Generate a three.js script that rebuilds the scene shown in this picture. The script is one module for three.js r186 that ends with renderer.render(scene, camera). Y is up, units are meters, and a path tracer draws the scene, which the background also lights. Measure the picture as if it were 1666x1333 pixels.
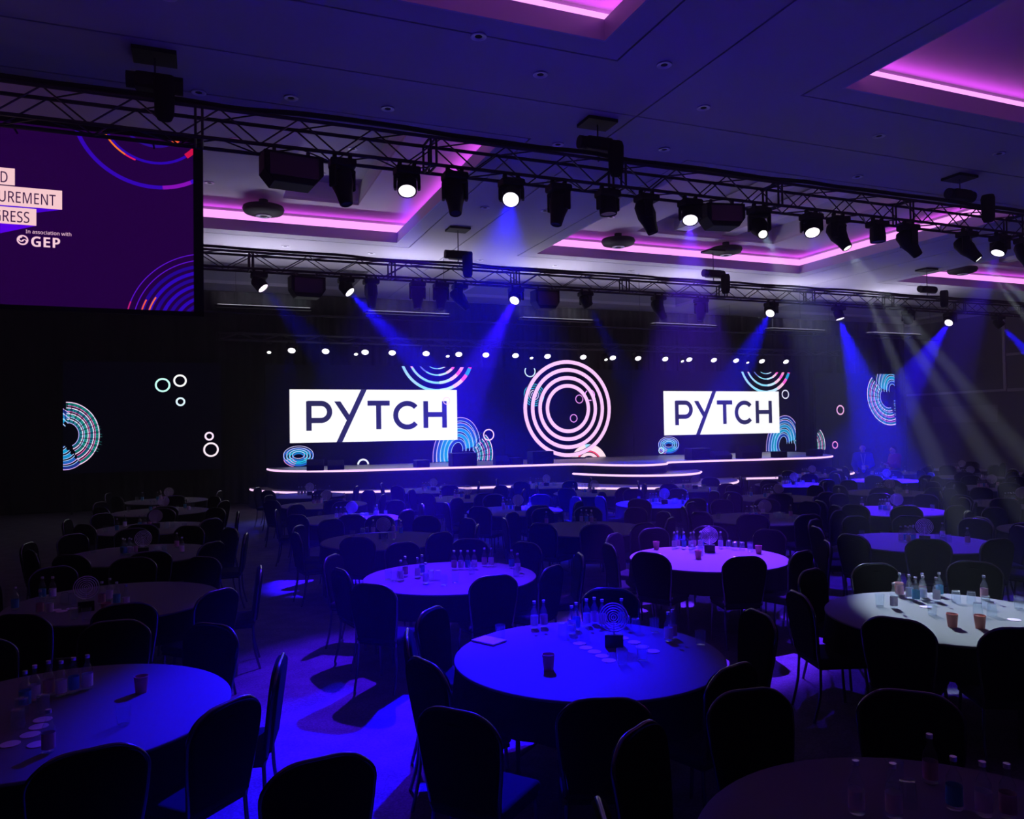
import * as THREE from 'three';
import { RoundedBoxGeometry } from 'three/addons/geometries/RoundedBoxGeometry.js';
import { mergeGeometries } from 'three/addons/utils/BufferGeometryUtils.js';
import { RectAreaLightUniformsLib } from 'three/addons/lights/RectAreaLightUniformsLib.js';

// ---------------------------------------------------------------- camera, haze, exposure
const scene = new THREE.Scene();
scene.background = new THREE.Color(0x000000);
const camera = new THREE.PerspectiveCamera(2 * Math.atan(1333 / 2 / 1255) * 180 / Math.PI, 1666 / 1333, 0.1, 120);
camera.position.set(0, 2.3, 0);
camera.rotation.set(0, 0, 0);
camera.quaternion.setFromEuler(new THREE.Euler(1.48 * Math.PI / 180, -22 * Math.PI / 180, -0.016, 'YXZ'));
scene.add(camera);
const renderer = new THREE.WebGLRenderer({ antialias: true });
renderer.toneMapping = THREE.LinearToneMapping;
renderer.toneMappingExposure = 1.0;
renderer.shadowMap.enabled = true;
RectAreaLightUniformsLib.init();
scene.fog = new THREE.FogExp2(0xffffff, 0.007);            // stage haze

// ---------------------------------------------------------------- helpers
const R = Math.PI / 180;
let seed = 77;
const rnd = () => { seed = (seed * 1664525 + 1013904223) >>> 0; return seed / 4294967296; };
const taken = new Map();
function numbered(name) { const n = taken.get(name) ?? 0; taken.set(name, n + 1); return n ? name + '_' + String(n).padStart(3, '0') : name; }
function tag(o, label, category, group) { o.userData.label = label; o.userData.category = category; if (group) o.userData.group = group; return o; }
function thing(name, label, category, [x, y, z] = [0, 0, 0], turn = 0, group) {
  const o = new THREE.Group(); o.name = numbered(name); o.position.set(x, y, z); o.rotation.y = turn; scene.add(o); return tag(o, label, category, group);
}
function part(name, geometry, material, parent, [x, y, z] = [0, 0, 0]) {
  const m = new THREE.Mesh(geometry, material); m.name = name; m.position.set(x, y, z); m.castShadow = m.receiveShadow = true; parent.add(m); return m;
}
function structure(name, geometry, material, at) { const m = part(name, geometry, material, scene, at); m.userData.kind = 'structure'; return m; }
function copy(o, label, group) { const c = o.clone(); c.name = numbered(o.name.replace(/_\d{3}$/, '')); scene.add(c); c.userData = { ...o.userData, label }; if (group) c.userData.group = group; return c; }
const rgb = (r, g, b) => new THREE.Color().setRGB(r, g, b);
const std = (color, roughness = 0.6, metalness = 0, more = {}) => new THREE.MeshStandardMaterial({ color, roughness, metalness, ...more });
const soft = (r, g, b) => new THREE.MeshPhysicalMaterial({ color: rgb(r, g, b), roughness: 0.95, specularIntensity: 0.15 });
const glow = (color, strength = 1) => new THREE.MeshStandardMaterial({ color: 0x050505, roughness: 0.5, emissive: color, emissiveIntensity: strength });
const box = (w, h, d, x = 0, y = 0, z = 0) => new THREE.BoxGeometry(w, h, d).translate(x, y, z);
const rbox = (w, h, d, r, x = 0, y = 0, z = 0) => new RoundedBoxGeometry(w, h, d, 2, r).translate(x, y, z);
const cyl = (r0, r1, h, n = 16, x = 0, y = 0, z = 0) => new THREE.CylinderGeometry(r0, r1, h, n).translate(x, y, z);
const lathe = (points, n = 20) => new THREE.LatheGeometry(points.map(([x, y]) => new THREE.Vector2(x, y)), n);
const tube = (points, r, n = 24, m = 8, closed = false) => new THREE.TubeGeometry(new THREE.CatmullRomCurve3(points.map((p) => new THREE.Vector3(...p)), closed, 'centripetal'), n, r, m, closed);
const clean = (g) => { const q = g.index ? g.toNonIndexed() : g; for (const k of Object.keys(q.attributes)) if (!['position', 'normal', 'uv'].includes(k)) q.deleteAttribute(k); return q; };
const join = (...gs) => mergeGeometries(gs.map(clean));
const bar = (a, b, r, n = 6) => {                            // a rod between two points
  const A = new THREE.Vector3(...a), B = new THREE.Vector3(...b), d = B.clone().sub(A), g = new THREE.CylinderGeometry(r, r, d.length(), n);
  g.applyQuaternion(new THREE.Quaternion().setFromUnitVectors(new THREE.Vector3(0, 1, 0), d.normalize()));
  return g.translate((A.x + B.x) / 2, (A.y + B.y) / 2, (A.z + B.z) / 2);
};
const rectShape = (x0, x1, z0, z1) => new THREE.Shape([[x0, z0], [x1, z0], [x1, z1], [x0, z1]].map(([x, z]) => new THREE.Vector2(x, z)));
// a flat slab in plan (x, z) with an optional rectangular hole, from y to y + h
function slab(shape, hole, y, h) {
  if (hole) shape.holes.push(new THREE.Path([[hole[0], hole[2]], [hole[0], hole[3]], [hole[1], hole[3]], [hole[1], hole[2]]].map(([x, z]) => new THREE.Vector2(x, z))));
  return new THREE.ExtrudeGeometry(shape, { depth: h, bevelEnabled: false, curveSegments: 24 }).rotateX(Math.PI / 2).translate(0, y + h, 0);
}
const grown = ([x0, x1, z0, z1], d) => [x0 - d, x1 + d, z0 - d, z1 + d];
function noiseTexture(size, fn, srgb = true) {
  const a = new Uint8Array(size * size * 4);
  for (let y = 0; y < size; y++) for (let x = 0; x < size; x++) { const c = fn(x, y), i = (y * size + x) * 4; a[i] = c[0]; a[i + 1] = c[1]; a[i + 2] = c[2]; a[i + 3] = 255; }
  const t = new THREE.DataTexture(a, size, size); t.wrapS = t.wrapT = THREE.RepeatWrapping; t.magFilter = THREE.LinearFilter; if (srgb) t.colorSpace = THREE.SRGBColorSpace; t.needsUpdate = true; return t;
}
function canvasTexture(w, h, draw) {
  const c = document.createElement('canvas'); c.width = w; c.height = h; draw(c.getContext('2d'), w, h);
  const t = new THREE.CanvasTexture(c); t.colorSpace = THREE.SRGBColorSpace; return t;
}

const nth = ['first', 'second', 'third', 'fourth', 'fifth', 'sixth', 'seventh', 'eighth', 'ninth', 'tenth', 'eleventh', 'twelfth', 'thirteenth', 'fourteenth', 'fifteenth', 'sixteenth', 'seventeenth', 'eighteenth'];

// ---------------------------------------------------------------- materials
const M = {
  ceiling: std(rgb(0.5, 0.49, 0.5), 0.9), coveWhite: std(rgb(0.62, 0.6, 0.62), 0.85), void: std(rgb(0.02, 0.02, 0.02), 1),
  black: new THREE.MeshPhysicalMaterial({ color: rgb(0.004, 0.004, 0.005), roughness: 0.6, specularIntensity: 0.3 }), blackGloss: std(rgb(0.015, 0.015, 0.018), 0.3), drape: new THREE.MeshPhysicalMaterial({ color: rgb(0.0015, 0.0015, 0.002), roughness: 1, specularIntensity: 0 }),
  truss: std(rgb(0.006, 0.006, 0.007), 0.6), brace: std(rgb(0.06, 0.06, 0.065), 0.3, 1), chain: std(rgb(0.12, 0.12, 0.13), 0.4, 0.8),
  fabric: soft(0.005, 0.005, 0.006), seat: soft(0.02, 0.02, 0.024), chairFrame: std(rgb(0.16, 0.16, 0.18), 0.22, 0.9),
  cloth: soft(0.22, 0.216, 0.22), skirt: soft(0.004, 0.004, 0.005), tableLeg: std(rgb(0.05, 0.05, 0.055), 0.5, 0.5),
  glass: new THREE.MeshPhysicalMaterial({ color: rgb(0.92, 0.95, 0.97), roughness: 0.12, transmission: 1, thickness: 0, ior: 1.5, specularIntensity: 1 }),
  cap: std(rgb(0.8, 0.8, 0.84), 0.25, 0.5), labelBlue: std(rgb(0.08, 0.42, 0.6), 0.5), labelWhite: std(rgb(0.85, 0.85, 0.86), 0.55), labelPink: std(rgb(0.6, 0.35, 0.4), 0.55),
  cup: std(rgb(0.62, 0.25, 0.2), 0.6), coaster: std(rgb(0.8, 0.62, 0.75), 0.7), paper: std(rgb(0.8, 0.8, 0.82), 0.8), acrylic: std(rgb(0.75, 0.75, 0.78), 0.35), block: std(rgb(0.01, 0.01, 0.012), 0.4),
  stageTop: std(rgb(0.34, 0.33, 0.38), 0.4), stageSide: std(rgb(0.012, 0.012, 0.016), 0.5), pink: glow(rgb(1, 0.6, 1), 1.4), ringPink: glow(rgb(1, 0.6, 1), 1.2),
};
const carpet = noiseTexture(256, (x, y) => { const v = 94 + 8 * Math.sin(x * 0.0982 + 2 * Math.sin(y * 0.0491)) * Math.sin(y * 0.0982) + 34 * (rnd() - 0.5); return [v * 1.02, v, v * 1.04]; });
carpet.repeat.set(0.45, 0.45);
M.carpet = std(0xffffff, 0.95, 0, { map: carpet });

// ---------------------------------------------------------------- the room
const X0 = -8, X1 = 31, Z0 = -26.9, Z1 = 5, H = 7;
const plan = (w, d) => new THREE.BoxGeometry(w, 0.2, d);
{
  const g = plan(X1 - X0, Z1 - Z0), uv = g.attributes.uv; for (let i = 0; i < uv.count; i++) uv.setXY(i, uv.getX(i) * (X1 - X0), uv.getY(i) * (Z1 - Z0));
  structure('floor', g, M.carpet, [(X0 + X1) / 2, -0.1, (Z0 + Z1) / 2]);
}
const wallPaint = std(rgb(0.16, 0.15, 0.16), 0.85), wallFrame = std(rgb(0.45, 0.43, 0.45), 0.7);
structure('wall_left', box(0.2, 9, Z1 - Z0 + 0.4), M.drape, [X0 - 0.1, 4.3, (Z0 + Z1) / 2]);
structure('wall_back', box(X1 - X0 + 0.4, 9, 0.2), M.drape, [(X0 + X1) / 2, 4.3, Z0 - 0.1]);
structure('wall_front', box(X1 - X0 + 0.4, 9, 0.2), wallPaint, [(X0 + X1) / 2, 4.3, Z1 + 0.1]);
const wallRight = structure('wall_right', box(0.2, 9, Z1 - Z0 + 0.4), wallPaint, [X1 + 0.1, 4.3, (Z0 + Z1) / 2]);
structure('roof', box(X1 - X0 + 0.4, 0.15, Z1 - Z0 + 0.4), M.void, [(X0 + X1) / 2, 8.7, (Z0 + Z1) / 2]);
for (const [za, zb, ya, yb] of [[-26.8, -21.95, 3.56, 3.66], [-22.05, -21.93, 3.66, 7], [-21.9, -16, 5.02, 5.12], [-21.9, -16, 3.54, 3.66], [-26.8, -16, 6.85, 7]])
  part('panel_frame', box(0.05, yb - ya, zb - za), wallFrame, wallRight, [-0.125, (ya + yb) / 2 - 4.3, (za + zb) / 2 - (Z0 + Z1) / 2]);
part('wall_panel', box(0.03, 0.72, 3.1), std(rgb(0.24, 0.22, 0.25), 0.8), wallRight, [-0.115, 2.65 - 4.3, -23.9 - (Z0 + Z1) / 2]);

// ceiling: modules with a coffer, shadow gaps between the panels, coves with lit strips
const ceiling = new THREE.Group(); ceiling.name = 'ceiling'; ceiling.userData.kind = 'structure'; scene.add(ceiling);
const colsX = [[-4.4, 4.6], [8.35, 17.35], [21.36, 30.36]], rowsZ = [[-8.15, -1.05], [-18.82, -11.7]];
const seamX = [X0, 6.13, 19.13, X1], seamZ = [0.75, -9.97, -20.7], GAP = 0.03;
const stripGlow = glow(rgb(1, 0.33, 1), 1.5), stripColor = rgb(0.75, 0, 1);
function coffer([xa, xb], [za, zb], tray, beams) {
  const c = new THREE.Group(); c.name = 'coffer'; ceiling.add(c);
  const hole = [xa, xb, za, zb], o = grown(hole, 0.32);
  part('rim', slab(rectShape(...hole), grown(hole, -0.03), H, 0.26), M.coveWhite, c);
  part('cove_wall', slab(rectShape(...grown(o, 0.05)), o, H + 0.1, 0.5), M.coveWhite, c);
  part('upper_ceiling', slab(rectShape(...grown(o, 0.05)), tray, H + 0.6, 0.06), M.ceiling, c);
  part('tray_wall', slab(rectShape(...grown(tray, 0.05)), tray, H + 0.66, 0.4), M.coveWhite, c);
  part('tray_ceiling', slab(rectShape(...grown(tray, 0.05)), null, H + 1.06, 0.05), M.ceiling, c);
  for (const bx of beams) part('tray_beam', box(0.4, 0.3, tray[3] - tray[2]), M.coveWhite, c, [bx, H + 0.86, (tray[2] + tray[3]) / 2]);
  const y = H + 0.43, strips = [[xa - 0.3, (za + zb) / 2, 0.03, zb - za + 0.6, Math.PI / 2], [xb + 0.3, (za + zb) / 2, 0.03, zb - za + 0.6, -Math.PI / 2], [(xa + xb) / 2, za - 0.3, xb - xa + 0.6, 0.03, 0], [(xa + xb) / 2, zb + 0.3, xb - xa + 0.6, 0.03, Math.PI]];
  for (const [x, z, w, d, turn] of strips) {
    part('led_strip', box(w, 0.2, d), stripGlow, c, [x, y, z]);
    const l = new THREE.RectAreaLight(stripColor, 7, Math.max(w, d) - 0.1, 0.12); l.position.set(x + Math.sin(turn) * 0.03, y + 0.02, z + Math.cos(turn) * 0.03); l.rotation.set(0.95, turn + Math.PI, 0, 'YXZ'); c.add(l);
  }
}
for (const [i, cx] of colsX.entries()) for (const [k, cz] of rowsZ.entries()) {
  const hole = [cx[0], cx[1], cz[0], cz[1]], groove = grown(hole, 0.37);
  part('ceiling_panel', slab(rectShape(seamX[i] + GAP / 2, seamX[i + 1] - GAP / 2, seamZ[k + 1] + GAP / 2, seamZ[k] - GAP / 2), grown(groove, GAP / 2), H, 0.1), M.ceiling, ceiling);
  part('coffer_frame_panel', slab(rectShape(...grown(groove, -GAP / 2)), hole, H, 0.1), M.ceiling, ceiling);
  const tray = i === 0 ? [1.75, 3.45, cz[0] + 0.9, cz[1] - 0.8] : [cx[0] + 2.6, cx[0] + 7.2, cz[0] + 0.9, cz[1] - 0.8];
  coffer(cx, cz, tray, i === 0 ? [] : [cx[0] + 4, cx[0] + 5.6]);
}
for (let i = 0; i < 3; i++) {
  part('ceiling_panel', slab(rectShape(seamX[i] + GAP / 2, seamX[i + 1] - GAP / 2, 0.75 + GAP / 2, Z1), null, H, 0.1), M.ceiling, ceiling);
  part('ceiling_panel', slab(rectShape(seamX[i] + GAP / 2, seamX[i + 1] - GAP / 2, Z0, -20.7 - GAP / 2), [colsX[i][0], Math.min(colsX[i][1], 30.4), -25.6, -22.4], H, 0.1), M.ceiling, ceiling);
  part('stage_recess', slab(rectShape(...grown([colsX[i][0], Math.min(colsX[i][1], 30.4), -25.6, -22.4], 0.05)), [colsX[i][0], Math.min(colsX[i][1], 30.4), -25.6, -22.4], H + 0.1, 0.4), std(rgb(0.3, 0.3, 0.31), 0.9), ceiling);
  part('stage_recess_top', slab(rectShape(...grown([colsX[i][0], Math.min(colsX[i][1], 30.4), -25.6, -22.4], 0.05)), null, H + 0.5, 0.05), std(rgb(0.3, 0.3, 0.31), 0.9), ceiling);
}
// recessed downlights (switched off) and round speakers in the coffers
{
  const spots = [[3.1, -8.55, 0], [4.2, -9.2, 0], [1.2, -11.05, 0], [2.55, -10.95, 0], [6.9, -9.35, 0], [7.3, -11.0, 0], [0, -11.3, 0], [-0.3, -8.9, 0], [10.3, -9.3, 0], [11.6, -11.0, 0], [13, -9.2, 0], [5.6, -8.4, 0], [5.5, -11.4, 0], [6.9, -15, 0], [5.6, -15.2, 0], [2, -20, 0], [4.2, -20.1, 0], [-0.4, -20.1, 0], [7.2, -20, 0], [9.5, -20, 0], [12, -20, 0], [15, -20, 0], [3.2, -15.2, 0.6], [0.6, -14.6, 0.6], [0.2, -17.3, 0.6], [2.5, -17.3, 1.06], [2.9, -15.6, 1.06], [9.6, -16.9, 0.6], [9.9, -15.2, 0.6]];
  const ring = lathe([[0.045, 0], [0.1, 0], [0.1, -0.012], [0.085, -0.016], [0.045, -0.006], [0.045, 0]], 20), well = cyl(0.05, 0.05, 0.004, 16);
  for (const [x, z, up] of spots) {
    const t = thing('ceiling_downlight', 'small round recessed downlight in the white ceiling, switched off', 'downlight', [x, H + up, z], 0, 'recessed ceiling downlights');
    part('trim_ring', ring, M.acrylic, t); part('lamp_well', well, M.void, t, [0, -0.004, 0]);
  }
  const at = [[465, 'left coffer beside the big screen', 1.35, -18.2], [1027, 'middle coffer, left of the chain hoist', 10.6, -18.3], [1205, 'middle coffer, behind the chain hoist', 14.1, -18.2], [1640, 'nearest right coffer, cut by the picture edge', 12.4, -7.4], [1590, 'far right coffer', 23.6, -18.1]];
  const body = lathe([[0.0, 0], [0.2, 0.0], [0.42, 0.06], [0.46, 0.14], [0.44, 0.2], [0.1, 0.24], [0.1, 0.36], [0, 0.36]], 28), disc = lathe([[0.09, -0.004], [0.17, -0.004], [0.17, -0.02], [0.09, -0.02], [0.09, -0.004]], 24);
  for (const [, where, x, z] of at) { const t = thing('round_ceiling_unit', 'dark round ceiling unit in the ' + where, 'ceiling unit', [x, H + 0.24, z]); part('housing', body, M.black, t); part('trim_ring', disc, M.acrylic, t); }
}

// ---------------------------------------------------------------- stage
const smooth = (pts, n = 60) => new THREE.CatmullRomCurve3(pts.map(([x, z]) => new THREE.Vector3(x, 0, z)), false, 'centripetal').getPoints(n).map((p) => [p.x, p.z]);
const frontMain = smooth([[1.95, -25.6], [2.05, -24.6], [2.7, -23.5], [4.2, -22.75], [6.5, -22.5], [9, -22.2], [11, -21.9], [11.6, -20.6], [12.3, -19.95], [13.2, -20.2], [13.8, -20.95], [14.6, -21.05], [16.8, -20.8], [18.6, -20.6], [19.8, -20.65], [20.8, -21.2], [21.7, -22.6], [22.3, -24.2], [22.5, -25.6]], 110);
const frontMid = smooth([[10.6, -23.4], [10.85, -22.3], [11.2, -21.1], [11.8, -20.1], [12.7, -19.55], [13.7, -19.6], [14.6, -20.35], [15.1, -21.5], [15.3, -22.4]], 50);
const frontLow = smooth([[9.1, -23.6], [9.4, -22.2], [9.9, -20.7], [11, -19.35], [12.2, -18.75], [13.4, -18.6], [14.5, -18.95], [15.5, -19.7], [16.2, -20.9], [16.4, -22]], 60);
const frontBase = smooth([[1.4, -25.6], [1.5, -24.9], [2.4, -23.3], [4.4, -22.3], [7, -22], [9.2, -21.7]], 40), frontBaseRight = smooth([[16.3, -20.75], [18.2, -20.2], [20, -20.15], [21.3, -20.75], [22.2, -21.9], [22.9, -23.6], [23, -25.6]], 40);
const platformShape = (front, zBack) => new THREE.Shape([...front, [front.at(-1)[0], zBack], [front[0][0], zBack]].map(([x, z]) => new THREE.Vector2(x, z)));
const stage = thing('stage', 'wide curved black stage with rounded steps and glowing pink edge strips', 'stage');
function platform(name, front, zBack, y0, y1, stripRun) {
  const t = part(name, slab(platformShape(front, zBack), null, y1 - 0.05, 0.05), M.stageTop, stage);
  part('fascia', slab(platformShape(front.map(([x, z]) => [x, z - 0.02]), zBack), null, y0, y1 - 0.05 - y0), M.stageSide, t);
  const run = front.slice(...stripRun);
  part('led_strip', tube(run.map(([x, z]) => [x, y1 - 0.035, z + 0.02]), 0.03, run.length * 2, 6), M.pink, t);
}
platform('main_deck', frontMain, -25.78, 0, 1.2, [0, -12]);
platform('upper_step', frontMid, -23.4, 0, 0.9, [4, -1]);
platform('lower_step', frontLow, -23.6, 0, 0.6, [3, -1]);
platform('side_step', frontBase, -25.78, 0, 0.6, [3, -1]);
platform('side_step', frontBaseRight, -25.78, 0, 0.6, [1, -14]);

// black stage drape with folds behind everything
{
  const g = new THREE.PlaneGeometry(38.6, 6.9, 640, 1), p = g.attributes.position;
  for (let i = 0; i < p.count; i++) p.setZ(i, 0.07 * Math.sin(p.getX(i) * 9) + 0.03 * Math.sin(p.getX(i) * 23 + 1));
  g.computeVertexNormals();
  tag(Object.assign(part('stage_drape', g, M.drape, scene, [11.5, 3.5, -26.72]), {}), 'black pleated drape hanging behind the stage across the hall', 'drape').material.side = THREE.DoubleSide;
}

// ---------------------------------------------------------------- LED wall content
const PX = 150;                                               // canvas pixels per metre
function screenCanvas(x0, x1, y0, y1, draw) {
  return canvasTexture(Math.round((x1 - x0) * PX), Math.round((y1 - y0) * PX), (c, w, h) => {
    c.fillStyle = '#000005'; c.fillRect(0, 0, w, h);
    c.setTransform(PX, 0, 0, -PX, -x0 * PX, y1 * PX);         // now draws in metres of the stage wall
    draw(c);
  });
}
const stroke = (c, color, width, path) => { c.strokeStyle = color; c.lineWidth = width; c.beginPath(); path(); c.stroke(); };
function ringMark(c, x, y, r, color = '#ffe6ff', w = 0.05) { stroke(c, color, w, () => c.arc(x, y, r, 0, 7)); }
function rainbowArcs(c, x, y) {                               // concentric half rings hanging from the top edge
  [[1.3, 0.1, 0.13], [1.03, 0.08, 0.12], [0.76, 0.05, 0.09], [0.54, 0.03, 0.05]].forEach(([r, wl, wr], k) => {
    const cut = (a0, a1, col, w) => stroke(c, col, w, () => c.arc(x, y, r, a0 * R, a1 * R));
    cut(-180, -150, k === 1 ? '#ffb0d8' : '#9cd4ff', wl); cut(-150, -120, k === 2 ? '#6a78d8' : '#a8dcff', wl); cut(-121, -85, '#8fe0ff', wl);
    cut(-86, -62, '#c8ecff', (wl + wr) / 2); cut(-63, -45, '#ffc8e4', wr); cut(-46, -34, '#ff5fd8', wr); cut(-35, -22, k ? '#ff9ad0' : '#2aa0d8', wr); cut(-23, 0, k === 1 ? '#37b6d0' : '#ff2fc0', wr);
  });
}
function torus(c, x, y, sc, tilt, flip = 1) {                 // bundle of looping bands in blue, teal and pink, drawn as wires
  c.save(); c.translate(x, y); c.rotate(tilt); c.scale(sc * flip, sc);
  for (let k = 0; k < 5; k++) {                               // the near loops
    const a = 1 - k * 0.165, band = ['rgba(30,60,170,0.75)', 'rgba(32,110,210,0.85)', 'rgba(20,150,215,0.9)', 'rgba(16,165,220,0.9)', 'rgba(24,70,190,0.85)'][k];
    stroke(c, band, 0.1, () => c.ellipse(0, 0, a * 0.68, a, 0, 0.35, 4.9));
    for (const e of [-0.055, 0.05]) stroke(c, k < 2 && e > 0 ? '#e8b8ff' : '#a8ccff', 0.02, () => c.ellipse(0, 0, a * 0.68 + e, a + e, 0, 0.2, 5));
  }
  for (let k = 0; k < 4; k++) {                               // the crossing loops behind
    const a = 0.98 - k * 0.18;
    stroke(c, k % 2 ? 'rgba(16,120,150,0.7)' : 'rgba(14,150,140,0.7)', 0.09, () => c.ellipse(0.3, -0.12, a * 0.8, a * 0.92, -0.5, -1.2, 1.5));
    stroke(c, '#ffd4f6', 0.028, () => c.ellipse(0.3, -0.12, a * 0.8 + 0.05, a * 0.92 + 0.05, -0.5, -1.25, 1.55));
    stroke(c, k < 2 ? '#ff5fb8' : '#c8b4ff', 0.02, () => c.ellipse(0.3, -0.12, a * 0.8 - 0.05, a * 0.92 - 0.05, -0.5, -1.2, 1.5));
  }
  for (let k = 0; k < 30; k++) stroke(c, k % 3 ? 'rgba(70,240,225,0.5)' : 'rgba(0,10,30,0.8)', 0.014, () => { const a = -1.3 + k * 0.085; c.moveTo(0.3 + Math.cos(a) * 0.34, -0.1 + Math.sin(a) * 0.4); c.lineTo(0.32 + Math.cos(a + 0.12) * 0.86, -0.14 + Math.sin(a + 0.12) * 0.95); });
  c.restore();
}
function coil(c, x, y, s = 1) {
  for (let k = 0; k < 4; k++) {
    const a = (1 - k * 0.2) * s;
    stroke(c, ['#2060c8', '#18a0d8', '#20b8e0', '#1a78d0'][k], 0.05 * s, () => c.ellipse(x, y - 0.06 * s, a * 0.46, a * 0.28, 0, 0, 7));
    stroke(c, '#d8ccff', 0.02 * s, () => c.ellipse(x, y, a * 0.47, a * 0.29, 0, 0, 7)); stroke(c, '#ff9ae0', 0.02 * s, () => c.ellipse(x, y - 0.1 * s, a * 0.47, a * 0.29, 0, 3.3, 4.4));
  }
}
function pytchSign(c, x) {                                    // white board with dark lettering; x is its left edge
  const y0 = 1.97, y1 = 3.72, w = 5.7, ink = '#262450';
  c.fillStyle = '#ffffff'; c.fillRect(x, y0, w, y1 - y0);
  const u = (p) => x + p * w, v = (p) => y1 - p * (y1 - y0), line = 0.17;
  c.lineJoin = 'miter'; c.lineCap = 'butt';
  const L = (pts) => stroke(c, ink, line, () => pts.forEach(([p, q], i) => (i ? c.lineTo(u(p), v(q)) : c.moveTo(u(p), v(q)))));
  L([[0.107, 0.775], [0.107, 0.225]]);                         // P
  stroke(c, ink, line, () => { c.moveTo(u(0.1), v(0.265)); c.lineTo(u(0.175), v(0.265)); c.arc(u(0.175), v(0.425), v(0.265) - v(0.425), Math.PI / 2, -Math.PI / 2, true); c.lineTo(u(0.1), v(0.585)); });
  c.save(); c.beginPath(); c.rect(x, y0, w, y1 - y0); c.clip(); L([[0.272, 1.05], [0.432, -0.05]]); c.restore();   // Y and its long stroke
  c.save(); c.beginPath(); c.rect(u(0.2), v(1), w * 0.3, (y1 - y0) * 0.772); c.clip(); L([[0.262, 0.19], [0.338, 0.575]]); c.restore();
  L([[0.445, 0.262], [0.578, 0.262]]); L([[0.511, 0.24], [0.511, 0.765]]);   // T
  stroke(c, ink, line, () => c.arc(u(0.685), v(0.5), 0.405, 42 * R, 318 * R));   // C
  L([[0.8, 0.225], [0.8, 0.755]]); L([[0.918, 0.225], [0.918, 0.755]]); L([[0.79, 0.49], [0.93, 0.49]]);   // H
}
function ledScreen(name, label, x0, x1, y0, y1, z, draw, lightPower) {
  const t = thing(name, label, 'screen', [(x0 + x1) / 2, y0, z]);
  const map = screenCanvas(x0, x1, y0, y1, draw);
  part('cabinet', box(x1 - x0, y1 - y0, 0.12, 0, (y1 - y0) / 2, -0.07), M.black, t);
  part('screen_face', new THREE.PlaneGeometry(x1 - x0, y1 - y0), new THREE.MeshPhysicalMaterial({ color: 0x010102, roughness: 0.9, specularIntensity: 0.1, emissive: 0xffffff, emissiveMap: map, emissiveIntensity: 1.25 }), t, [0, (y1 - y0) / 2, 0]);
  if (name === 'side_screen') for (const e of [-0.9, 0.9]) part('support_leg', box(0.06, y0, 0.06), M.black, t, [e * (x1 - x0) / 2, -y0 / 2, -0.08]);
  return t;
}
ledScreen('led_wall', 'left stage LED wall showing the white PYTCH board and half rings', 1.95, 10.15, 1.21, 4.53, -25.9, (c) => {
  rainbowArcs(c, 7.67, 5.0); torus(c, 8.35, 1.55, 1.16, -0.25); pytchSign(c, 2.68); coil(c, 2.95, 1.58); ringMark(c, 9.55, 2.12, 0.19, '#ffd8ff', 0.045); ringMark(c, 5.05, 1.2, 0.17, '#eef4ff', 0.06); ringMark(c, 8.0, 3.34, 0.12, '#ffd0f0', 0.03);
});
ledScreen('led_wall', 'centre stage LED wall, dark blue, behind the glowing ring sculpture', 10.17, 15.5, 1.21, 4.53, -25.9, (c) => {
  ringMark(c, 11.2, 4.42, 0.2, '#d8f4ff', 0.045); for (let k = 0; k < 5; k++) ringMark(c, 11.35, 3.55, 0.1 + k * 0.075, k < 2 ? '#e8e0ff' : '#3fc4d8', 0.03);
  ringMark(c, 13.2, 3.4, 0.15, '#f49cff', 0.035); ringMark(c, 13.65, 3.55, 0.2, '#f4a4ff', 0.04); ringMark(c, 12.95, 2.68, 0.14, '#f49cff', 0.035);
  stroke(c, '#ffe0ee', 0.24, () => c.arc(13.55, 0.9, 0.68, 0, 4)); stroke(c, '#ff4470', 0.05, () => c.arc(13.55, 0.9, 0.53, 0, 4)); stroke(c, '#ffd8e8', 0.12, () => c.arc(13.55, 0.9, 0.42, 0, 4)); stroke(c, '#9fe0ff', 0.24, () => c.arc(13.55, 0.9, 0.68, 1.5, 1.75));
});
ledScreen('led_wall', 'right stage LED wall showing the white PYTCH board and half rings', 15.52, 23.45, 1.21, 4.53, -25.9, (c) => {
  rainbowArcs(c, 21.95, 5.0); torus(c, 22.75, 1.5, 1.16, -0.25); pytchSign(c, 16.9); coil(c, 17.1, 1.62); ringMark(c, 16.75, 1.38, 0.11, '#c8f0ff', 0.04); ringMark(c, 22.95, 3.6, 0.17, '#e8e8ff', 0.05);
});
ledScreen('side_screen', 'dark left side screen with blue ring bundle and five small rings', -3.74, 0.6, 1.21, 4.53, -25.9, (c) => {
  torus(c, -3.95, 2.3, 1.0, 0.55); for (const [x, y, r, col] of [[-1.07, 3.83, 0.19, '#c8fff4'], [-0.58, 3.97, 0.165, '#ffffff'], [-0.57, 3.32, 0.11, '#dff6ff'], [0.25, 2.24, 0.11, '#ffe8ff'], [0.3, 1.82, 0.2, '#ffeef8']]) ringMark(c, x, y, r, col, 0.055);
});
ledScreen('side_screen', 'dark right side screen with pink ring and blue ring bundle', 24.6, 29.2, 1.21, 4.53, -25.9, (c) => {
  torus(c, 29.1, 3.7, 1.35, 0.25, -1); torus(c, 23.7, 1.5, 1.16, -0.25); ringMark(c, 25.95, 2.92, 0.19, '#ffb8f0', 0.06); ringMark(c, 25.6, 1.4, 0.14, '#ff9ae0', 0.05);
});
for (const x of [5.53, 19.75]) {                               // light given off by the two white boards
  const l = new THREE.RectAreaLight(rgb(0.9, 0.86, 1), 0.6, 5.6, 1.7); l.position.set(x, 2.85, -25.86); l.rotation.y = Math.PI; scene.add(l);
}

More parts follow.
